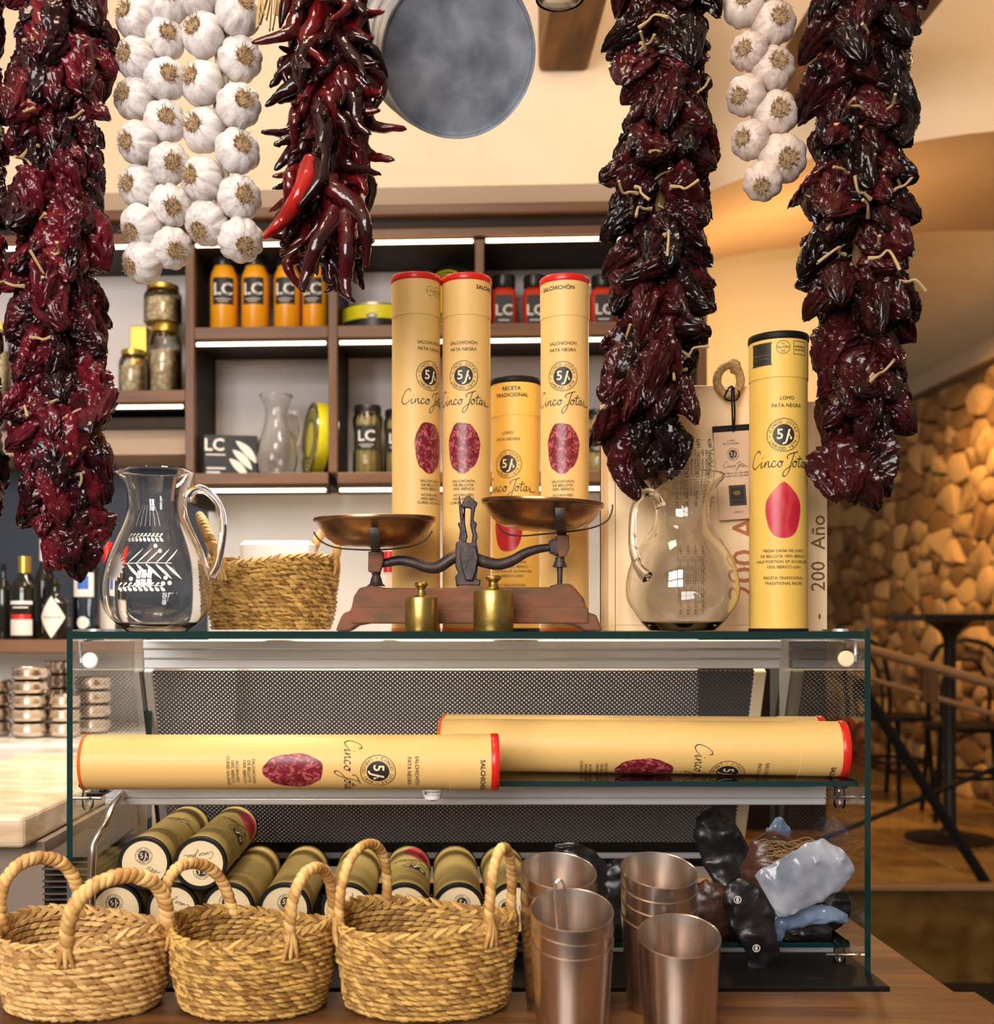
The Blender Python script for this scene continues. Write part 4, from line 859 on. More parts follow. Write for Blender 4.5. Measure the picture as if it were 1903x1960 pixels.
# ================================================================== strings hanging above the bar
ZRAIL = ZC+1.06
rail = MB().tube([(-1.1, 1.77, ZRAIL), (1.3, 1.77, ZRAIL)], .012, 12).build('hanging_rail', M['blackmetal']); tag(rail, 'black metal rod above the bar from which the strings hang', 'rod')
def orient(dirv, spin): return (Vector((0, 0, -1)).rotation_difference(dirv) @ Quaternion((0, 0, 1), spin))
def pepper_mesh(i, m):
    rs = random.Random(100+i); L = rs.uniform(.078, .098); W = rs.uniform(.024, .032); off = Vector((i*5.1, i*2.3, i)); lob = rs.choice((2, 3, 3)); ph = rs.uniform(0, 6); fl = rs.uniform(.6, .95); bend = rs.uniform(-.022, .022)
    prof = [(0, .18), (.04, .62), (.12, .92), (.28, 1.0), (.5, .92), (.7, .75), (.85, .58), (.94, .40), (1, .10)]; b = MB(); rings = []
    for k in range(43):
        t = k/42; ring = []
        for j in range(56):
            a = 2*PI*j/56; ca, sa = math.cos(a), math.sin(a); R = W*interp(prof, t)
            n1 = noise.noise(Vector((ca*1.6, sa*1.6, t*2.2))+off); n2 = noise.noise(Vector((ca*3.6, sa*3.6, t*4.5))+off); n3 = noise.noise(Vector((ca*5.5, sa*5.5, t*9))+off); n4 = noise.noise(Vector((ca*10, sa*10, t*22))+off)
            q = 1+.15*math.cos(lob*a+ph)+.48*n1+.62*(.22-abs(n2))+.20*(.2-abs(n3))+.04*n4
            R *= max(.25, q+.12); ring.append((R*ca+bend*math.sin(t*PI), R*sa*fl+.010*math.sin(t*2.4+ph)*t, -.006-L*t+W*.35*n1*t))
        rings.append(ring)
    b.loft(rings); return b.mesh('dried_pepper', m, 75)
def stem_mesh(i):
    rs = random.Random(i); pts = [(0, 0, -.010), (rs.uniform(-.002, .002), 0, .004), (rs.uniform(-.010, .010), rs.uniform(-.006, .006), .014), (rs.uniform(-.018, .018), rs.uniform(-.012, .012), .024+rs.uniform(0, .010))]
    return MB().tube(catmull(pts, 4), [.0032, .003, .0026, .0022, .002, .002, .0018, .0018, .0018, .0018, .002, .0022, .0024], 6).mesh('stem', M['stem'])
STM = [stem_mesh(i) for i in range(5)]
PA = [pepper_mesh(i, M['pepper']) for i in range(9)]; PD = [pepper_mesh(i+20, M['pepper_dark']) for i in range(9)]
def ristra(label, tab, Y, y0, y1, dy, n, meshes, seed, stems=.3, cat='pepper string', xs=None, Lr=(.72, 1.15)):
    rs = random.Random(seed); px0 = interp([(a, b) for a, b, c in tab], y0); t = thing('pepper_string', label, cat, P(px0, y0, Y), group='strings of dried peppers'); o0 = P(px0, y0, Y)
    core = [P(interp([(a, b) for a, b, c in tab], y), y, Y)-o0 for y in range(int(y0), int(y1)-40, 40)]
    MB().tube([Vector((0, 1.77-Y, ZRAIL-o0.z))]+core, .010, 8).build('core_twine', M['strawdark'], t)
    y = y0; ang = rs.uniform(0, 6)
    while y < y1-60:
        cpx = interp([(a, b) for a, b, c in tab], y+45); hw = interp([(a, c) for a, b, c in tab], y+55)/F*Y
        for k in range(n):
            ang += 2.4+rs.uniform(-.35, .35); 
            yy = y+rs.uniform(-.5, .5)*dy; c = P(cpx, yy, Y)-o0; L = .086*rs.uniform(*Lr)*min(1, .55+hw*6); out = min(.80, max(.18, (hw*rs.uniform(.72, .98)-.020)/L))
            if y1-y < 150: out *= .55
            tg_ = rs.uniform(-.55, .55)*(y1-y > 200); d = Vector((math.cos(ang)*out-math.sin(ang)*tg_, math.sin(ang)*out*.85+math.cos(ang)*tg_, -math.sqrt(max(.05, 1-out*out))+rs.uniform(-.1, .25))).normalized(); st = c+Vector((math.cos(ang), math.sin(ang), 0))*.016
            if xs and not xs(P(cpx, yy, Y).x+d.x*L): continue
            q = orient(d, rs.uniform(0, 6.28)); s = L/.088; me = meshes[rs.randrange(len(meshes))]
            o = link('dried_pepper', me, t, st, q.to_euler(), (s*rs.uniform(.9, 1.15), s*rs.uniform(.9, 1.15), s))
            if rs.random() < stems: link('stem', STM[rs.randrange(5)], o)
        y += dy
    for k in range(int((y1-y0)/62)):
        yy = rs.uniform(max(y0, 0), y1-120); hw = interp([(a, c) for a, b, c in tab], yy)/F*Y; cpx = interp([(a, b) for a, b, c in tab], yy); an = rs.uniform(-2.6, -.55)
        pt_ = P(cpx, yy, Y)-o0+Vector((math.cos(an)*hw*.80, math.sin(an)*hw*.78, 0)); link('stem', STM[rs.randrange(5)], t, pt_, orient(Vector((rs.uniform(-1, 1), .5, rs.uniform(-.6, .4))).normalized(), rs.uniform(0, 6)).to_euler(), (1.05, 1.05, 1.15))
    return t
ristra('thick glossy maroon pepper string at left beside the garlic', [(-60, 100, 105), (0, 105, 108), (100, 112, 103), (170, 108, 90), (220, 112, 84), (300, 105, 80), (350, 112, 74), (420, 115, 76), (480, 106, 92), (560, 100, 100), (640, 110, 100), (700, 116, 94), (800, 118, 92), (900, 118, 90), (960, 115, 78), (1010, 122, 66), (1060, 140, 44), (1100, 150, 30)], 1.72, -70, 1085, 32, 5, PA, 11)
ristra('dark pepper string hanging over the plain glass jug', [(-60, 1262, 98), (100, 1265, 98), (200, 1268, 100), (300, 1270, 104), (350, 1264, 110), (400, 1262, 100), (500, 1268, 102), (600, 1258, 104), (700, 1246, 96), (780, 1240, 105), (850, 1243, 108), (900, 1250, 60)], 1.81, -70, 915, 32, 5, PD, 12)
ristra('darkest pepper string at right before the arch', [(-60, 1655, 100), (100, 1656, 105), (200, 1646, 104), (350, 1642, 106), (450, 1645, 110), (580, 1642, 122), (650, 1650, 104), (750, 1650, 98), (850, 1648, 98), (940, 1645, 85)], 1.755, -70, 935, 32, 5, PD, 13)
ristra('pepper string cut off by the left edge of the picture', [(-60, -75, 80), (300, -75, 88), (700, -78, 88), (1050, -70, 70)], 1.74, -70, 1050, 46, 5, PA, 14, xs=lambda x: x > -1.2)
# long chilies
def chili_mesh(i, m):
    rs = random.Random(300+i); L = .105; pts = [(0, 0, 0), (rs.uniform(-.005, .005), 0, -.018), (rs.uniform(-.014, .014), rs.uniform(-.006, .006), -.05), (rs.uniform(-.020, .020), rs.uniform(-.012, .012), -.078), (rs.uniform(-.034, .034), rs.uniform(-.02, .02), -.100-rs.uniform(0, .012))]
    c = catmull(pts, 7); n = len(c); rad = [.0118*interp([(0, .55), (.06, .95), (.2, 1), (.5, .92), (.75, .66), (.93, .36), (1, .14)], k/(n-1)) for k in range(n)]
    b = MB(); b.tube(c, rad, 14); vs = []
    for v in b.v:
        p = Vector(v); q = (.2-abs(noise.noise(p*110+Vector((i, 0, 0)))))*.0040+noise.noise(p*60+Vector((i, 3, 0)))*.0022; vs.append((p.x+q, p.y-q*.7, p.z))
    b.v = vs; return b.mesh('chili', m, 75)
CH = [chili_mesh(i, M['chili']) for i in range(10)]; CHR = [chili_mesh(40+i, M['chili_red']) for i in range(2)]
tabB = [(-60, 625, 110), (100, 632, 112), (200, 632, 118), (300, 625, 112), (400, 622, 96), (480, 622, 74), (540, 620, 50)]
rs = random.Random(21); Yb_ = 1.75; o0 = P(625, -70, Yb_); ct = thing('chili_string', 'bundle of long glossy red chilies hanging beside the zinc bucket', 'pepper string', o0, group='strings of dried peppers')
MB().tube([Vector((0, 1.77-Yb_, ZRAIL-o0.z)), (0, 0, 0), P(632, 100, Yb_)-o0, P(630, 260, Yb_)-o0, P(622, 380, Yb_)-o0], .010, 8).build('core_twine', M['strawdark'], ct)
y = -70; ang = 0
while y < 425:
    for k in range(11):
        ang += 2.4+rs.uniform(-.4, .4); yy = y+rs.uniform(-14, 14); hw = interp([(a, c) for a, b, c in tabB], yy+60)/F*Yb_; cpx = interp([(a, b) for a, b, c in tabB], yy)
        L = .105*rs.uniform(.8, 1.2); out = min(.60, max(.1, (hw*rs.uniform(.45, 1.12)-.014)/L)); d = Vector((math.cos(ang)*out, math.sin(ang)*out*.85, -math.sqrt(max(.05, 1-out*out)))).normalized()
        st = P(cpx, yy, Yb_)-o0+Vector((math.cos(ang), math.sin(ang), 0))*.014; me = CHR[0] if rs.random() < .008 else CH[rs.randrange(10)]; s = L/.105
        o = link('chili', me, ct, st, orient(d, rs.uniform(0, 6.28)).to_euler(), (s*1.1, s*1.1, s))
        if rs.random() < .35: link('stem', STM[rs.randrange(5)], o, scale=(.8, .8, .9))
    y += 30
for px, py, dx in ((600, 300, -.32), (640, 395, -.30), (660, 400, .12), (628, 330, .45), (612, 220, .05)):
    link('chili', CHR[1] if px == 600 else CH[px % 10], ct, P(px, py, Yb_-.06)-o0, orient(Vector((dx, -.12, -1)).normalized(), px*.01).to_euler(), (1.25, 1.25, 1.35))
for k in range(7):
    a = P(520+rs.uniform(-6, 6), -40, Yb_-.03)-o0; e = P(492+k*6, 25+rs.uniform(0, 45), Yb_-.045)-o0; MB().tube(catmull([a, a.lerp(e, .5)+Vector((rs.uniform(-.01, .01), -.006, 0)), e], 5), .005, 6, flat=.25).build('dry_husk', M['stem'], ct)
# garlic
def bulb_mesh(i, m):
    rs = random.Random(500+i); nl = rs.choice((8, 9, 10)); ph = rs.uniform(0, 6); b = MB(); rings = []; off = Vector((i*3.3, 0, 0))
    prof = [(.10, -.80), (.26, -.82), (.42, -.80), (.62, -.72), (.82, -.55), (.95, -.30), (1.0, -.02), (.96, .26), (.84, .50), (.62, .72), (.38, .92), (.22, 1.12), (.15, 1.35), (.12, 1.7)]
    pc = [(p.x, p.y) for p in catmull([(r, z, 0) for r, z in prof], 2)]
    for r, z in pc:
        ring = []
        for j in range(48):
            a = 2*PI*j/48; lb = abs(math.cos(nl*a/2+ph)); amp = .11*min(1, r*1.1)*(1 if r > .2 else .3)
            q = 1-amp+amp*lb**.6+.06*noise.noise(Vector((math.cos(a)*1.2, math.sin(a)*1.2, z))+off)+.015*noise.noise(Vector((math.cos(a)*9, math.sin(a)*9, z*2))+off)
            ring.append((r*q*math.cos(a), r*q*math.sin(a), z))
        rings.append(ring)
    b.loft(rings); return b.mesh('garlic_bulb', m, 70)
def tuft_mesh(i):
    rs = random.Random(700+i); b = MB()
    b.lathe([(.02, -.90), (.18, -.92), (.32, -.88), (.38, -.80)], 14, cap=(True, False))
    for k in range(90):
        a = rs.uniform(0, 6.28); r = .36*math.sqrt(rs.random()); p = Vector((r*math.cos(a), r*math.sin(a), -.86)); e = p+Vector((rs.uniform(-.13, .13)+p.x*.35, rs.uniform(-.13, .13)+p.y*.35, -rs.uniform(.06, .18))); mid = (p+e)/2+Vector((rs.uniform(-.05, .05), rs.uniform(-.05, .05), 0))
        b.tube([p, mid, e], [.022, .018, .010], 4, cap=False)
    return b.mesh('root_tuft', M['root'], 60)
GB = [bulb_mesh(i, M['garlic']) for i in range(6)]; GW = [bulb_mesh(i+10, M['garlic_warm']) for i in range(5)]; TF = [tuft_mesh(i) for i in range(3)]
def braid(label, bulbs, Y, meshes, seed, rpx, corepx):
    rs = random.Random(seed); o0 = P(corepx[0][0], -40, Y); t = thing('garlic_braid', label, 'garlic braid', o0, group='garlic braids')
    for k in range(3):
        pts = [Vector((0, 1.77-Y, ZRAIL-o0.z))]+[P(px+7*math.sin(i*1.3+k*2.1), py, Y+.016+.005*math.cos(i*1.3+k*2.1))-o0 for i, (px, py) in enumerate(corepx)]
        MB().tube(catmull(pts, 4), .0075, 7).build('braided_stalk', mats_stalk, t)
    for px, py, dx, dy, r in bulbs:
        rr = (r or rpx)/F*Y*1.07; d = Vector((dx, -math.sqrt(max(.05, 1-dx*dx-dy*dy)), -dy)).normalized(); q = orient(d, rs.uniform(0, 6.28)); yo = rs.uniform(-.012, .006)
        o = link('garlic_bulb', meshes[rs.randrange(len(meshes))], t, P(px, py, Y+yo)-o0, q.to_euler(), (rr, rr, rr*.92)); link('root_tuft', TF[rs.randrange(3)], o)
    return t
mats_stalk = mat('stalk', (.62, .52, .42), .7, c2=(.45, .36, .26), scale=(60, 60, 10))
c1 = [(260, 37, -.5, -.15), (259, 112, -.45, .1), (257, 190, -.45, 0), (264, 274, -.5, .22), (266, 357, -.5, .12), (270, 433, -.45, .52), (273, 503, -.6, .42)]
c2 = [(320, 8, .3, -.2), (315, 75, .42, .02), (316, 152, .42, .02), (316, 233, .3, .05), (323, 314, .42, .25), (325, 394, .38, .36), (329, 475, .42, .40)]
c3 = [(383, -8, -.3, -.3), (389, 68, -.42, -.1), (388, 160, -.52, -.1), (390, 249, -.42, .02), (387, 343, -.52, .10), (396, 428, -.35, .62)]
c4 = [(455, 28, .55, -.32), (460, 113, .42, .22), (457, 203, .42, .02), (454, 290, .45, -.08), (458, 379, .45, .14), (461, 460, .35, .52)]
braid('white garlic braid on the left of the pair, next to dark peppers', [(a, b_, c, d, None) for a, b_, c, d in c1+c2]+[(262, -38, -.4, 0, None), (318, -60, .4, 0, None)], 1.765, GB, 31, 38.5, [(290, -40), (290, 80), (290, 200), (292, 320), (296, 420), (300, 480)])
braid('white garlic braid on the right of the pair, next to chilies', [(a, b_, c, d, None) for a, b_, c, d in c3+c4]+[(455, -55, .4, 0, None)], 1.765, GB, 32, 41, [(424, -40), (424, 80), (424, 200), (424, 320), (428, 400), (432, 440)])
r1 = [(1480, 46, .12, .05, 41), (1478, 133, .12, -.05, 41), (1484, 219, -.05, .12, 42), (1497, 304, .02, .35, 45), (1425, 14, -.3, -.1, 38), (1434, 98, -.55, .2, 35), (1428, 183, -.62, .35, 37), (1437, 268, -.7, .15, 36), (1461, 347, -.3, .6, 36), (1478, -40, .1, 0, 41), (1425, -60, -.3, 0, 38)]
braid('pinkish garlic braid between the two dark pepper strings', r1, 1.78, GW, 33, 40, [(1455, -40), (1455, 60), (1456, 160), (1462, 260), (1472, 330)])
# zinc bucket, bottom towards us
bk = thing('zinc_bucket', 'dull grey zinc bucket hung with its round bottom facing out', 'bucket', P(878, 106, 1.88))
ax = Vector((-.12, .86, .56)).normalized(); q = Vector((0, 0, 1)).rotation_difference(ax); R = .1265; bk.rotation_euler = q.to_euler()
MB().lathe([(.001, .004), (R*.55, .0035), (R*.9, .003), (R*.96, .001), (R*.975, -.003), (R, -.004), (R*1.01, -.001), (R*1.005, .008), (R*1.03, .03)], 72).build('bottom', M['zinc'], bk)
MB().lathe([(R*1.03, .03), (R*1.035, .034), (R*1.05, .038), (R*1.04, .044), (R*1.07, .09), (R*1.095, .095), (R*1.08, .102), (R*1.13, .21), (R*1.16, .215), (R*1.16, .222), (R*1.13, .223), (R*1.03, .06), (R*1.0, .012)], 72).build('side', M['zinc'], bk)
MB().tube(catmull([(-R*1.14, 0, .20), (-R*1.1, .06, .27), (0, .14, .33), (R*1.1, .06, .27), (R*1.14, 0, .20)], 8), .0035, 8).build('bail_handle', M['steel'], bk)
hp = thing('hanging_pan', 'pale metal pan bottom just showing at the top edge', 'pan', P(1072, 3, 1.9)+Vector((0, 0, .0)))
MB().lathe([(.001, 0), (.030, .0005), (.038, .006), (.046, .04), (.048, .04), (.040, .004)], 40).build('body', M['bowlsteel'], hp); MB().tube([(0, .045, .038), (0, .08, .09), (0, .02, .16)], .004, 8).build('handle', M['steel'], hp)

# ================================================================== goods on the shelves
_asp = MB().lathe([(.004, 0), (.0085, .002), (.0085, .09), (.006, .115), (.001, .13)], 10).mesh('asparagus', M['asparagus'])
def place(pl, pr_, ptop, wd, zb):
    ua = SP(pl, 600, wd)[0]; ub = SP(pr_, 600, wd)[0]; hh = SP((pl+pr_)/2, ptop, wd)[1]-zb; return SW((ua+ub)/2, wd, zb), (ub-ua)/2, hh
def lc_label(r, z0, z1, half, name='label'):
    A = Art(); A.rect(-half, z0, half, z1, 0, 0); h = z1-z0; A.text('LC', 0, z0+h*.36, h*.62, 1, 1, bold=.02); A.rect(-half*.7, z0+h*.18, half*.7, z0+h*.205, 1, 1).rect(-half*.45, z0+h*.09, half*.45, z0+h*.115, 1, 1); return A.wrapped(name, [M['label'], M['letter']], r, step=.0013)
for i, (a, b_) in enumerate(((403, 455), (463, 515), (525, 575), (579, 627))):
    loc, r, h = place(a, b_, 493, .10, z_b2); t = thing('jar', '%s tall orange preserve jar with black label on top shelf' % ('first', 'second', 'third', 'fourth')[i], 'jar', loc, (0, 0, -TH+math.radians((8, 0, -2, -6)[i])), 'tall orange jars')
    MB().lathe([(.001, 0), (r*.92, 0), (r, .005), (r, h*.70), (r*.93, h*.78), (r*.74, h*.85), (r*.72, h*.90), (.001, h*.90)], 28).build('body', M['orange'], t); MB().lathe([(r*.76, h*.87), (r*.78, h*.88), (r*.78, h*.985), (r*.74, h), (.001, h)], 28).build('lid', M['tinblack'], t); link('label', lc_label(r, h*.36, h*.70, r*.82), t)
sq = lambda p, a: Vector((p.x/max(.80, (abs(math.cos(a))**6+abs(math.sin(a))**6)**(1/6)*1.0)*.9, p.y/max(.80, (abs(math.cos(a))**6+abs(math.sin(a))**6)**(1/6))*.9, p.z))
for i, (a, b_) in enumerate(((938, 991), (998, 1049), (1062, 1114), (1127, 1180))):
    loc, r, h = place(a, b_, 530, .12, z_b2); t = thing('jar', 'squat red sauce jar with black label, %s on top shelf' % ('leftmost', 'second', 'third', 'rightmost')[i], 'jar', loc, ROTS, 'squat red jars')
    MB().lathe([(.001, 0), (r*.95, 0), (r, .004), (r, h*.68), (r*.8, h*.75), (r*.72, h*.77), (.001, h*.77)], 32, fn=sq).build('body', M['redsauce'], t); MB().lathe([(r*.80, h*.78), (r*.84, h*.80), (r*.84, h*.97), (r*.8, h), (.001, h)], 28).build('lid', M['tinblack'], t)
    A = Art(); hh = h*.5; A.rect(-r*.62, h*.10, r*.62, h*.62, 0).text('LC', 0, h*.27, hh*.52, 1, bold=.02).rect(-r*.4, h*.17, r*.4, h*.19, 1, 1); link('label', A.flat('label', [M['label'], M['letter']], lift=r*.98+.001), t)
def tin(label, px, py, wd, zb, R, th, rot, edge_text=True):
    loc = SW(SP(px, py, wd)[0], wd, zb); t = thing('tin', label, 'tin', loc, rot, 'black and yellow tins')
    MB().lathe([(.001, -th/2), (R, -th/2), (R, th/2), (.001, th/2)], 48).build('body', M['tinblack'], t, 30); MB().lathe([(R*1.001+.0004, -th*.12), (R+.001, -th*.12), (R+.001, th*.46), (R+.0004, th*.46)], 48).build('yellow_band', M['tinyellow'], t, 30)
    for s_ in (1, -1): MB().lathe([(R*.98, s_*th/2), (R*1.01, s_*th*.48), (R*1.01, s_*th*.53), (R*.97, s_*th*.53)], 48).build('rim', M['bowlsteel'], t)
    A = Art(); A.disc(0, 0, R*.48, 0, 0, 32, 3); 
    for k in range(3): 
        rr = R*(.62+.11*k); A.disc(0, 0, rr, 0, 0, 40, 1, r0=1-.06)
    link('lid_print', A.flat('lid_print', [M['tinyellow']]), t, (0, 0, th/2+.0003), (-PI/2, 0, 0)); return t
R_ = .105
tin('round black and yellow tin propped on edge, top shelf behind canisters', 852, 540, .14, z_b2+R_, R_, .045, (math.radians(78), 0, math.radians(-38)))
t = tin('yellow tin lying flat on top shelf beside the tall canisters', 722, 600, .13, z_b2+.0366, .105, .068, ROTS)
t2 = MB().lathe([(.1055, .028), (.1058, .028), (.1058, .033), (.1055, .033)], 48); A = Art().disc(-.005, -.002, .016, 0, 0, 24, 2, ry=.007).disc(-.005, -.002, .010, 1, 1, 20, 2, ry=.004); link('band_print', A.wrapped('band_print', [M['tinblack'], M['labelwhite']], .106), t)
tin('large yellow-banded tin standing on edge beside the small carafe', 612, 800, .13, z_b3+.112, .110, .060, (0, math.radians(-86), math.radians(18)))
loc, r, h = place(392, 492, 833, .06, z_b3)
bx = thing('carton', 'black carton with white lettering and pale asparagus picture', 'carton', loc, (0, 0, -TH+math.radians(10))); MB().bbox((-r, 0, 0), (r, .05, h), .001).build('body', M['label'], bx, False)
A = Art().text('LC', -r*.62, h*.62, h*.42, 0, bold=.02).rect(-r*.93, h*.50, -r*.2, h*.53, 0).rect(-r*.9, h*.16, -r*.2, h*.20, 0).rect(-r*.9, h*.06, -r*.4, h*.10, 0)
for k in range(3): A.stroke([(r*(-.05+.12*k), h*(.42+.22*k)), (r*(.3+.16*k), h*(.22+.2*k)), (r*(.62+.17*k), h*(.0+.16*k))], h*.17, 0, 1, taper=True, n=6)
link('print', A.flat('print', [M['letter']]), bx)
loc, r, h = place(488, 570, 757, .10, z_b3); t = thing('glass_carafe', 'small clear glass carafe on the shelf between carton and tin', 'carafe', loc, ROTS)
pf = [(.001, 0), (r*.62, 0), (r*.85, h*.06), (r*.98, h*.2), (r*.9, h*.36), (r*.66, h*.55), (r*.52, h*.72), (r*.55, h*.86), (r*.78, h*.985)]; pf = [(p.x, p.y) for p in catmull([(a, b_, 0) for a, b_ in pf], 3)]
MB().lathe(pf+[(r*.78-.001, h)]+[(max(.001, a-.003), max(.005, b_)) for a, b_ in pf[::-1]], 40).build('body', M['glass'], t, 60); MB().tube(catmull([(r*.5, 0, h*.8), (r*.95, 0, h*.78), (r*1.1, 0, h*.55), (r*.9, 0, h*.38)], 5), .005, 8).build('handle', M['glass'], t)
for i, (a, b_, pt_) in enumerate(((675, 733, 778), (734, 790, 786), (1118, 1170, 786))):
    loc, r, h = place(a, b_, pt_, .10+.03*i, z_b3); t = thing('jar', ('white asparagus jar with black label left of the tall canisters', 'second asparagus jar half hidden by the tall canister', 'asparagus jar half hidden behind the dark peppers')[i], 'jar', loc, ROTS, 'asparagus jars')
    MB().lathe([(.001, 0), (r*.92, 0), (r, .006), (r*.97, h*.3), (r*.9, h*.4), (r*.9, h*.62), (r*.97, h*.72), (r, h*.82), (r*.84, h*.90), (r*.84, h*.92), (.001, h*.92)], 28).build('glass', M['jarglass'], t)
    for k in range(9): a_ = 2*PI*k/9; link('asparagus', _asp, t, (r*.62*math.cos(a_), r*.62*math.sin(a_), .004), None, (r/.035, r/.035, h/.15))
    MB().lathe([(r*.86, h*.90), (r*.9, h*.91), (r*.9, h*.985), (r*.86, h), (.001, h)], 28).build('lid', M['tinblack'], t); link('label', lc_label(r*.98, h*.36, h*.70, r*.72), t)
for i, (a, b_, pt_, zb, cont, lb) in enumerate(((285, 348, 622, z_bl, 1, 'large ribbed glass jar with gold lid, bottom of its stack'), (276, 348, 548, None, 1, 'squat glass jar with gold lid stacked on another jar'), (228, 283, 672, z_bl, 1, 'small glass jar with gold lid at front of the left shelf'), (-22, 22, 622, z_bl, 1, 'glass jar with gold lid at far left, half hidden by peppers'))):
    wd = (.10, .10, .06, .1)[i]; zb = zb if zb is not None else zstack; loc, r, h = place(a, b_, pt_, wd, zb)
    if i == 0: zstack = zb+h+.0005
    t = thing('jar', lb, 'jar', loc, ROTS, 'gold-lidded glass jars'); MB().lathe([(.001, 0), (r*.9, 0), (r, .006), (r, h*.72), (r*.9, h*.82), (r*.76, h*.86), (r*.76, h*.92)], 28).build('glass', M['jarglass'], t)
    MB().lathe([(.001, .004), (r*.88, .004), (r*.95, .01), (r*.94, h*.62), (.001, h*.68)], 24, fn=lambda p, a: p*1.0).build('contents', M['pasta'], t); MB().lathe([(r*.78, h*.88), (r*.84, h*.885), (r*.84, h*.985), (r*.80, h), (.001, h)], 28).build('lid', M['gold'], t)
loc, r, h = place(254, 287, 628, .17, z_bl); o = MB().bbox((-r, -.03, 0), (r, .03, h), .003).build('gold_box', M['gold'], None, False, loc=loc, rot=ROTS); tag(o, 'narrow gold tin box behind the glass jars', 'box')
# bottles on the ledge
def bottle(label, pl, pr_, ptop, Y, m, neck=.32, sh_=.62, cap=None, capm=None, art=None, artm=None):
    x = PX((pl+pr_)/2, Y); r = (pr_-pl)/2/F*Y; h = PZ(ptop, Y)-zsh; t = thing('bottle', label, 'bottle', (x, Y, zsh), group='bottles on the ledge')
    MB().lathe([(.001, 0), (r*.94, 0), (r, .005), (r, h*sh_), (r*.92, h*(sh_+.06)), (r*neck*1.3, h*(sh_+.16)), (r*neck, h*(sh_+.2)), (r*neck, h*.96), (r*neck*1.1, h*.97), (r*neck*1.1, h*.99), (.001, h*.99)], 24).build('body', m, t)
    if cap: MB().lathe([(r*neck*1.18, h*(1-cap)), (r*neck*1.2, h*.995), (r*neck*1.1, h), (.001, h)], 20).build('cap', capm, t)
    if art: link('label', art(r, h).wrapped('label', artm, r), t)
bottle('plain dark bottle at the far left edge of the ledge', -8, 22, 1078, 3.16, M['winebottle'])
bottle('dark rum bottle with gold cap and cream label', 21, 73, 1065, 3.12, M['winebottle'], .40, .60, .20, M['gold'], lambda r, h: Art().rect(-r*.9, h*.05, r*.9, h*.24, 0).rect(-r*.8, h*.245, r*.8, h*.30, 1).rect(-r*.9, h*.42, r*.9, h*.46, 2, 1).rect(-r*.6, h*.375, r*.6, h*.39, 2, 1), [M['labelwhite'], M['red'], M['letter']])
bottle('tall dark bottle with pale stopper behind the gold-capped one', 66, 106, 1032, 3.30, M['winebottle'], .42, .55, .22, M['labelwhite'])
bottle('black bottle with diamond-shaped cream label', 80, 134, 1106, 3.10, M['winebottle'], .36, .55, None, None, lambda r, h: Art().disc(0, h*.36, r*1.0, 0, 0, 32, 6, ry=h*.34, fn=lambda a: 1/(abs(math.cos(a))+abs(math.sin(a)))).rect(-r*.7, h*.35, r*.7, h*.37, 1, 1), [M['labelwhite'], M['trim']])
bottle('clear gin bottle with blue and white square label', 140, 192, 1048, 3.18, M['ginglass'], .38, .70, .16, M['white'], lambda r, h: Art().rect(-r*.8, h*.46, r*.8, h*.72, 0).rect(-r*.42, h*.54, r*.42, h*.69, 1, 1).disc(0, h*.18, r*.45, 0, 0, 20, 2), [M['labelwhite'], M['labelblue']])
bottle('dark bottle with red capsule behind the etched jug', 186, 226, 1038, 3.26, M['winebottle'], .40, .52, .22, M['red'], lambda r, h: Art().rect(-r, h*.04, r, h*.4, 0).rect(-r, h*.04, r, h*.1, 1, 1), [M['labelwhite'], M['labelblue']])
bt = thing('bottle', 'slim white bottle with red cap showing behind the scale', 'bottle', (PX(746, 2.14), 2.14, ZG)); hb = PZ(1056, 2.14)-ZG
MB().lathe([(.001, 0), (.017, 0), (.018, .004), (.018, hb*.60), (.010, hb*.72), (.010, hb*.8)], 24).build('body', M['labelwhite'], bt); MB().lathe([(.0115, hb*.74), (.012, hb*.98), (.011, hb), (.001, hb)], 20).build('cap', M['red'], bt); link('label', Art().rect(-.014, hb*.2, .014, hb*.5).wrapped('label', [M['labelblue']], .018), bt)
# steel bowls
bm = {}
def bowl(label, px, Y, z, r, h):
    o = MB().lathe([(.001, .001), (r*.72, 0), (r*.9, h*.18), (r, h*.5), (r*.93, h*.85), (r*.99, h*.98), (r*.97, h), (r*.9, h*.84), (r*.96, h*.5), (r*.7, h*.1), (.001, h*.08)], 32).build('steel_bowl', M['bowlsteel'], None, loc=(PX(px, Y), Y, z), smooth=60); return tag(o, label, 'bowl', 'stacked steel bowls')
for si, (px, Y, n, rp, nm) in enumerate(((59, 2.98, 5, 37, 'tall middle stack'), (-8, 3.02, 4, 30, 'stack cut by the left edge'), (124, 2.98, 3, 30, 'short right stack by the glass case'), (112, 3.16, 5, 28, 'stack behind the short one'), (178, 3.1, 4, 34, 'stack seen through the case side'))):
    r = rp/F*Y; h = 26.5/F*Y
    for k in range(n): bowl('%s steel bowl in the %s' % (('lowest', 'second', 'third', 'fourth', 'fifth')[k], nm), px, Y, zm+.0005+k*h*1.0, r, h*1.02)
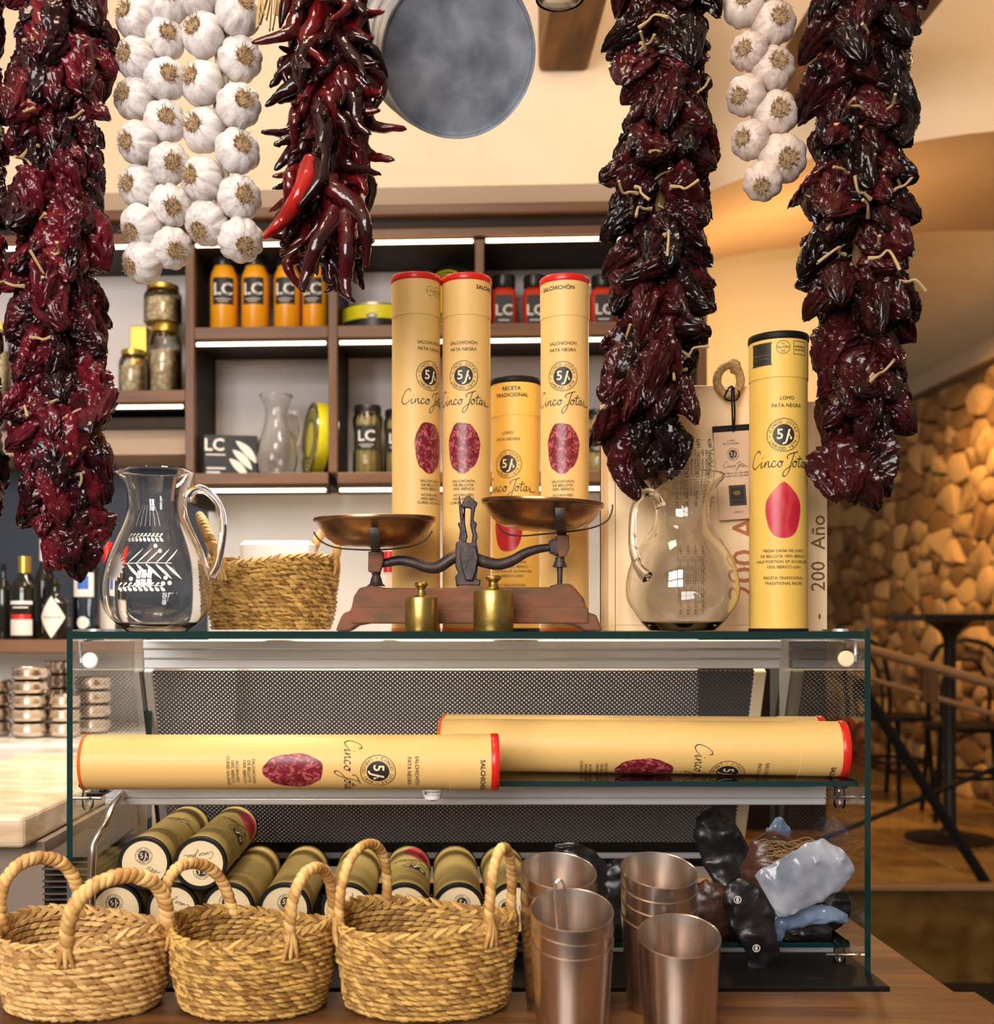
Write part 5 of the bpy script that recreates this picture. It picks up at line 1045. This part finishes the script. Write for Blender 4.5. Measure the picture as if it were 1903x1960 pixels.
# trays under the side counter
tm = MB().bbox((-.045, -.13, 0), (.045, .13, .0035), .0012).mesh('tray', mat('traymetal', (.16, .135, .12), .35, .8), False)
for k in range(15):
    o = link('tray', tm, None, (-.612-.001*(k % 3), 2.06+.004*(k % 2), ZD+.0005+k*.0105), (0, 0, .02*((k*7) % 3-1))); tag(o, ('metal tray, number %s from the bottom of the stack left of the case' % ('one two three four five six seven eight nine ten eleven twelve thirteen fourteen fifteen'.split()[k])), 'tray', 'stacked trays beside the case')
# ================================================================== dining room at right
def strip(name, a, b_, wd, th, m, parent):
    a, b_ = Vector(a), Vector(b_); return MB().tube([a, b_], wd/2, 8, flat=th/wd).build(name, m, parent)
sr = thing('stair_railing', 'wooden handrail with dark crossed braces at right of the case', 'railing'); Yr = 4.28
pa, pb2 = P(1625, 1232, Yr), P(1990, 1335, Yr)
MB().tube([pa, pb2], .024, 10, flat=.8).build('handrail', M['railwood'], sr); MB().tube([P(1625, 1288, Yr), P(1990, 1392, Yr)], .010, 8).build('lower_rail', M['railwood'], sr)
MB().bbox((PX(1764, Yr), Yr-.02, PZ(1345, Yr)), (PX(1792, Yr), Yr+.02, PZ(1278, Yr)), .003).build('post', M['walnut_v'], sr, False)
MB().tube([P(1640, 1300, Yr+.03), P(1890, 1694, Yr-.02)], .020, 8).build('brace', M['black'], sr); MB().tube([P(1560, 1612, Yr), P(1930, 1460, Yr)], .010, 8).build('brace', M['black'], sr)
ht = thing('bistro_table', 'black high bistro table against the stone wall', 'table', (PX(1818, 5.1), 5.1, .357))
hz = PZ(1176, 5.1)-.357
MB().bbox((-.185, -.185, hz-.028), (.26, .185, hz), .004).build('table_top', M['blackmetal'], ht, False); MB().lathe([(.19, 0), (.19, .012), (.05, .03), (.028, .06), (.026, hz-.12), (.04, hz-.08), (.10, hz-.03)], 24, cap=(True, True)).build('pedestal', M['blackmetal'], ht)
def chair(label, px, Y, rz):
    t = thing('bentwood_chair', label, 'chair', (PX(px, Y), Y, .357), (0, 0, rz), 'dark bentwood chairs'); m = M['black']
    MB().lathe([(.001, .44), (.19, .44), (.20, .45), (.20, .465), (.18, .47), (.001, .462)], 28).build('seat', m, t)
    for a in (45, 135): c, s = math.cos(math.radians(a)), math.sin(math.radians(a)); MB().tube([(c*.16, -s*.16, .44), (c*.20, -s*.21, 0)], [.017, .012], 8).build('leg', m, t)
    for s in (-1, 1): MB().tube(catmull([(s*.20, .22, 0), (s*.17, .17, .44), (s*.17, .19, .7), (s*.12, .22, .84), (0, .23, .88)], 6), .013, 8).build('back_leg', m, t)
    MB().tube(catmull([(-.10, .16, .45), (-.11, .18, .62), (-.06, .20, .76), (0, .205, .78), (.06, .20, .76), (.11, .18, .62), (.10, .16, .45)], 6), .010, 8).build('back_hoop', m, t)
    MB().tube([(.16*math.cos(2*PI*k/24), .16*math.sin(2*PI*k/24), .22) for k in range(25)], .010, 8).build('stretcher_ring', m, t)
chair('dark bentwood chair nearest the glass case', 1712, 6.25, .5); chair('dark bentwood chair below the bistro table top', 1850, 5.62, -.4)

for o in bpy.data.objects:
    if o.parent and o.name.split('.')[0] in ('label', 'print', 'lid_print', 'card_print', 'cap_print', 'band_print', 'etched_pattern'): o['kind'] = 'stuff'
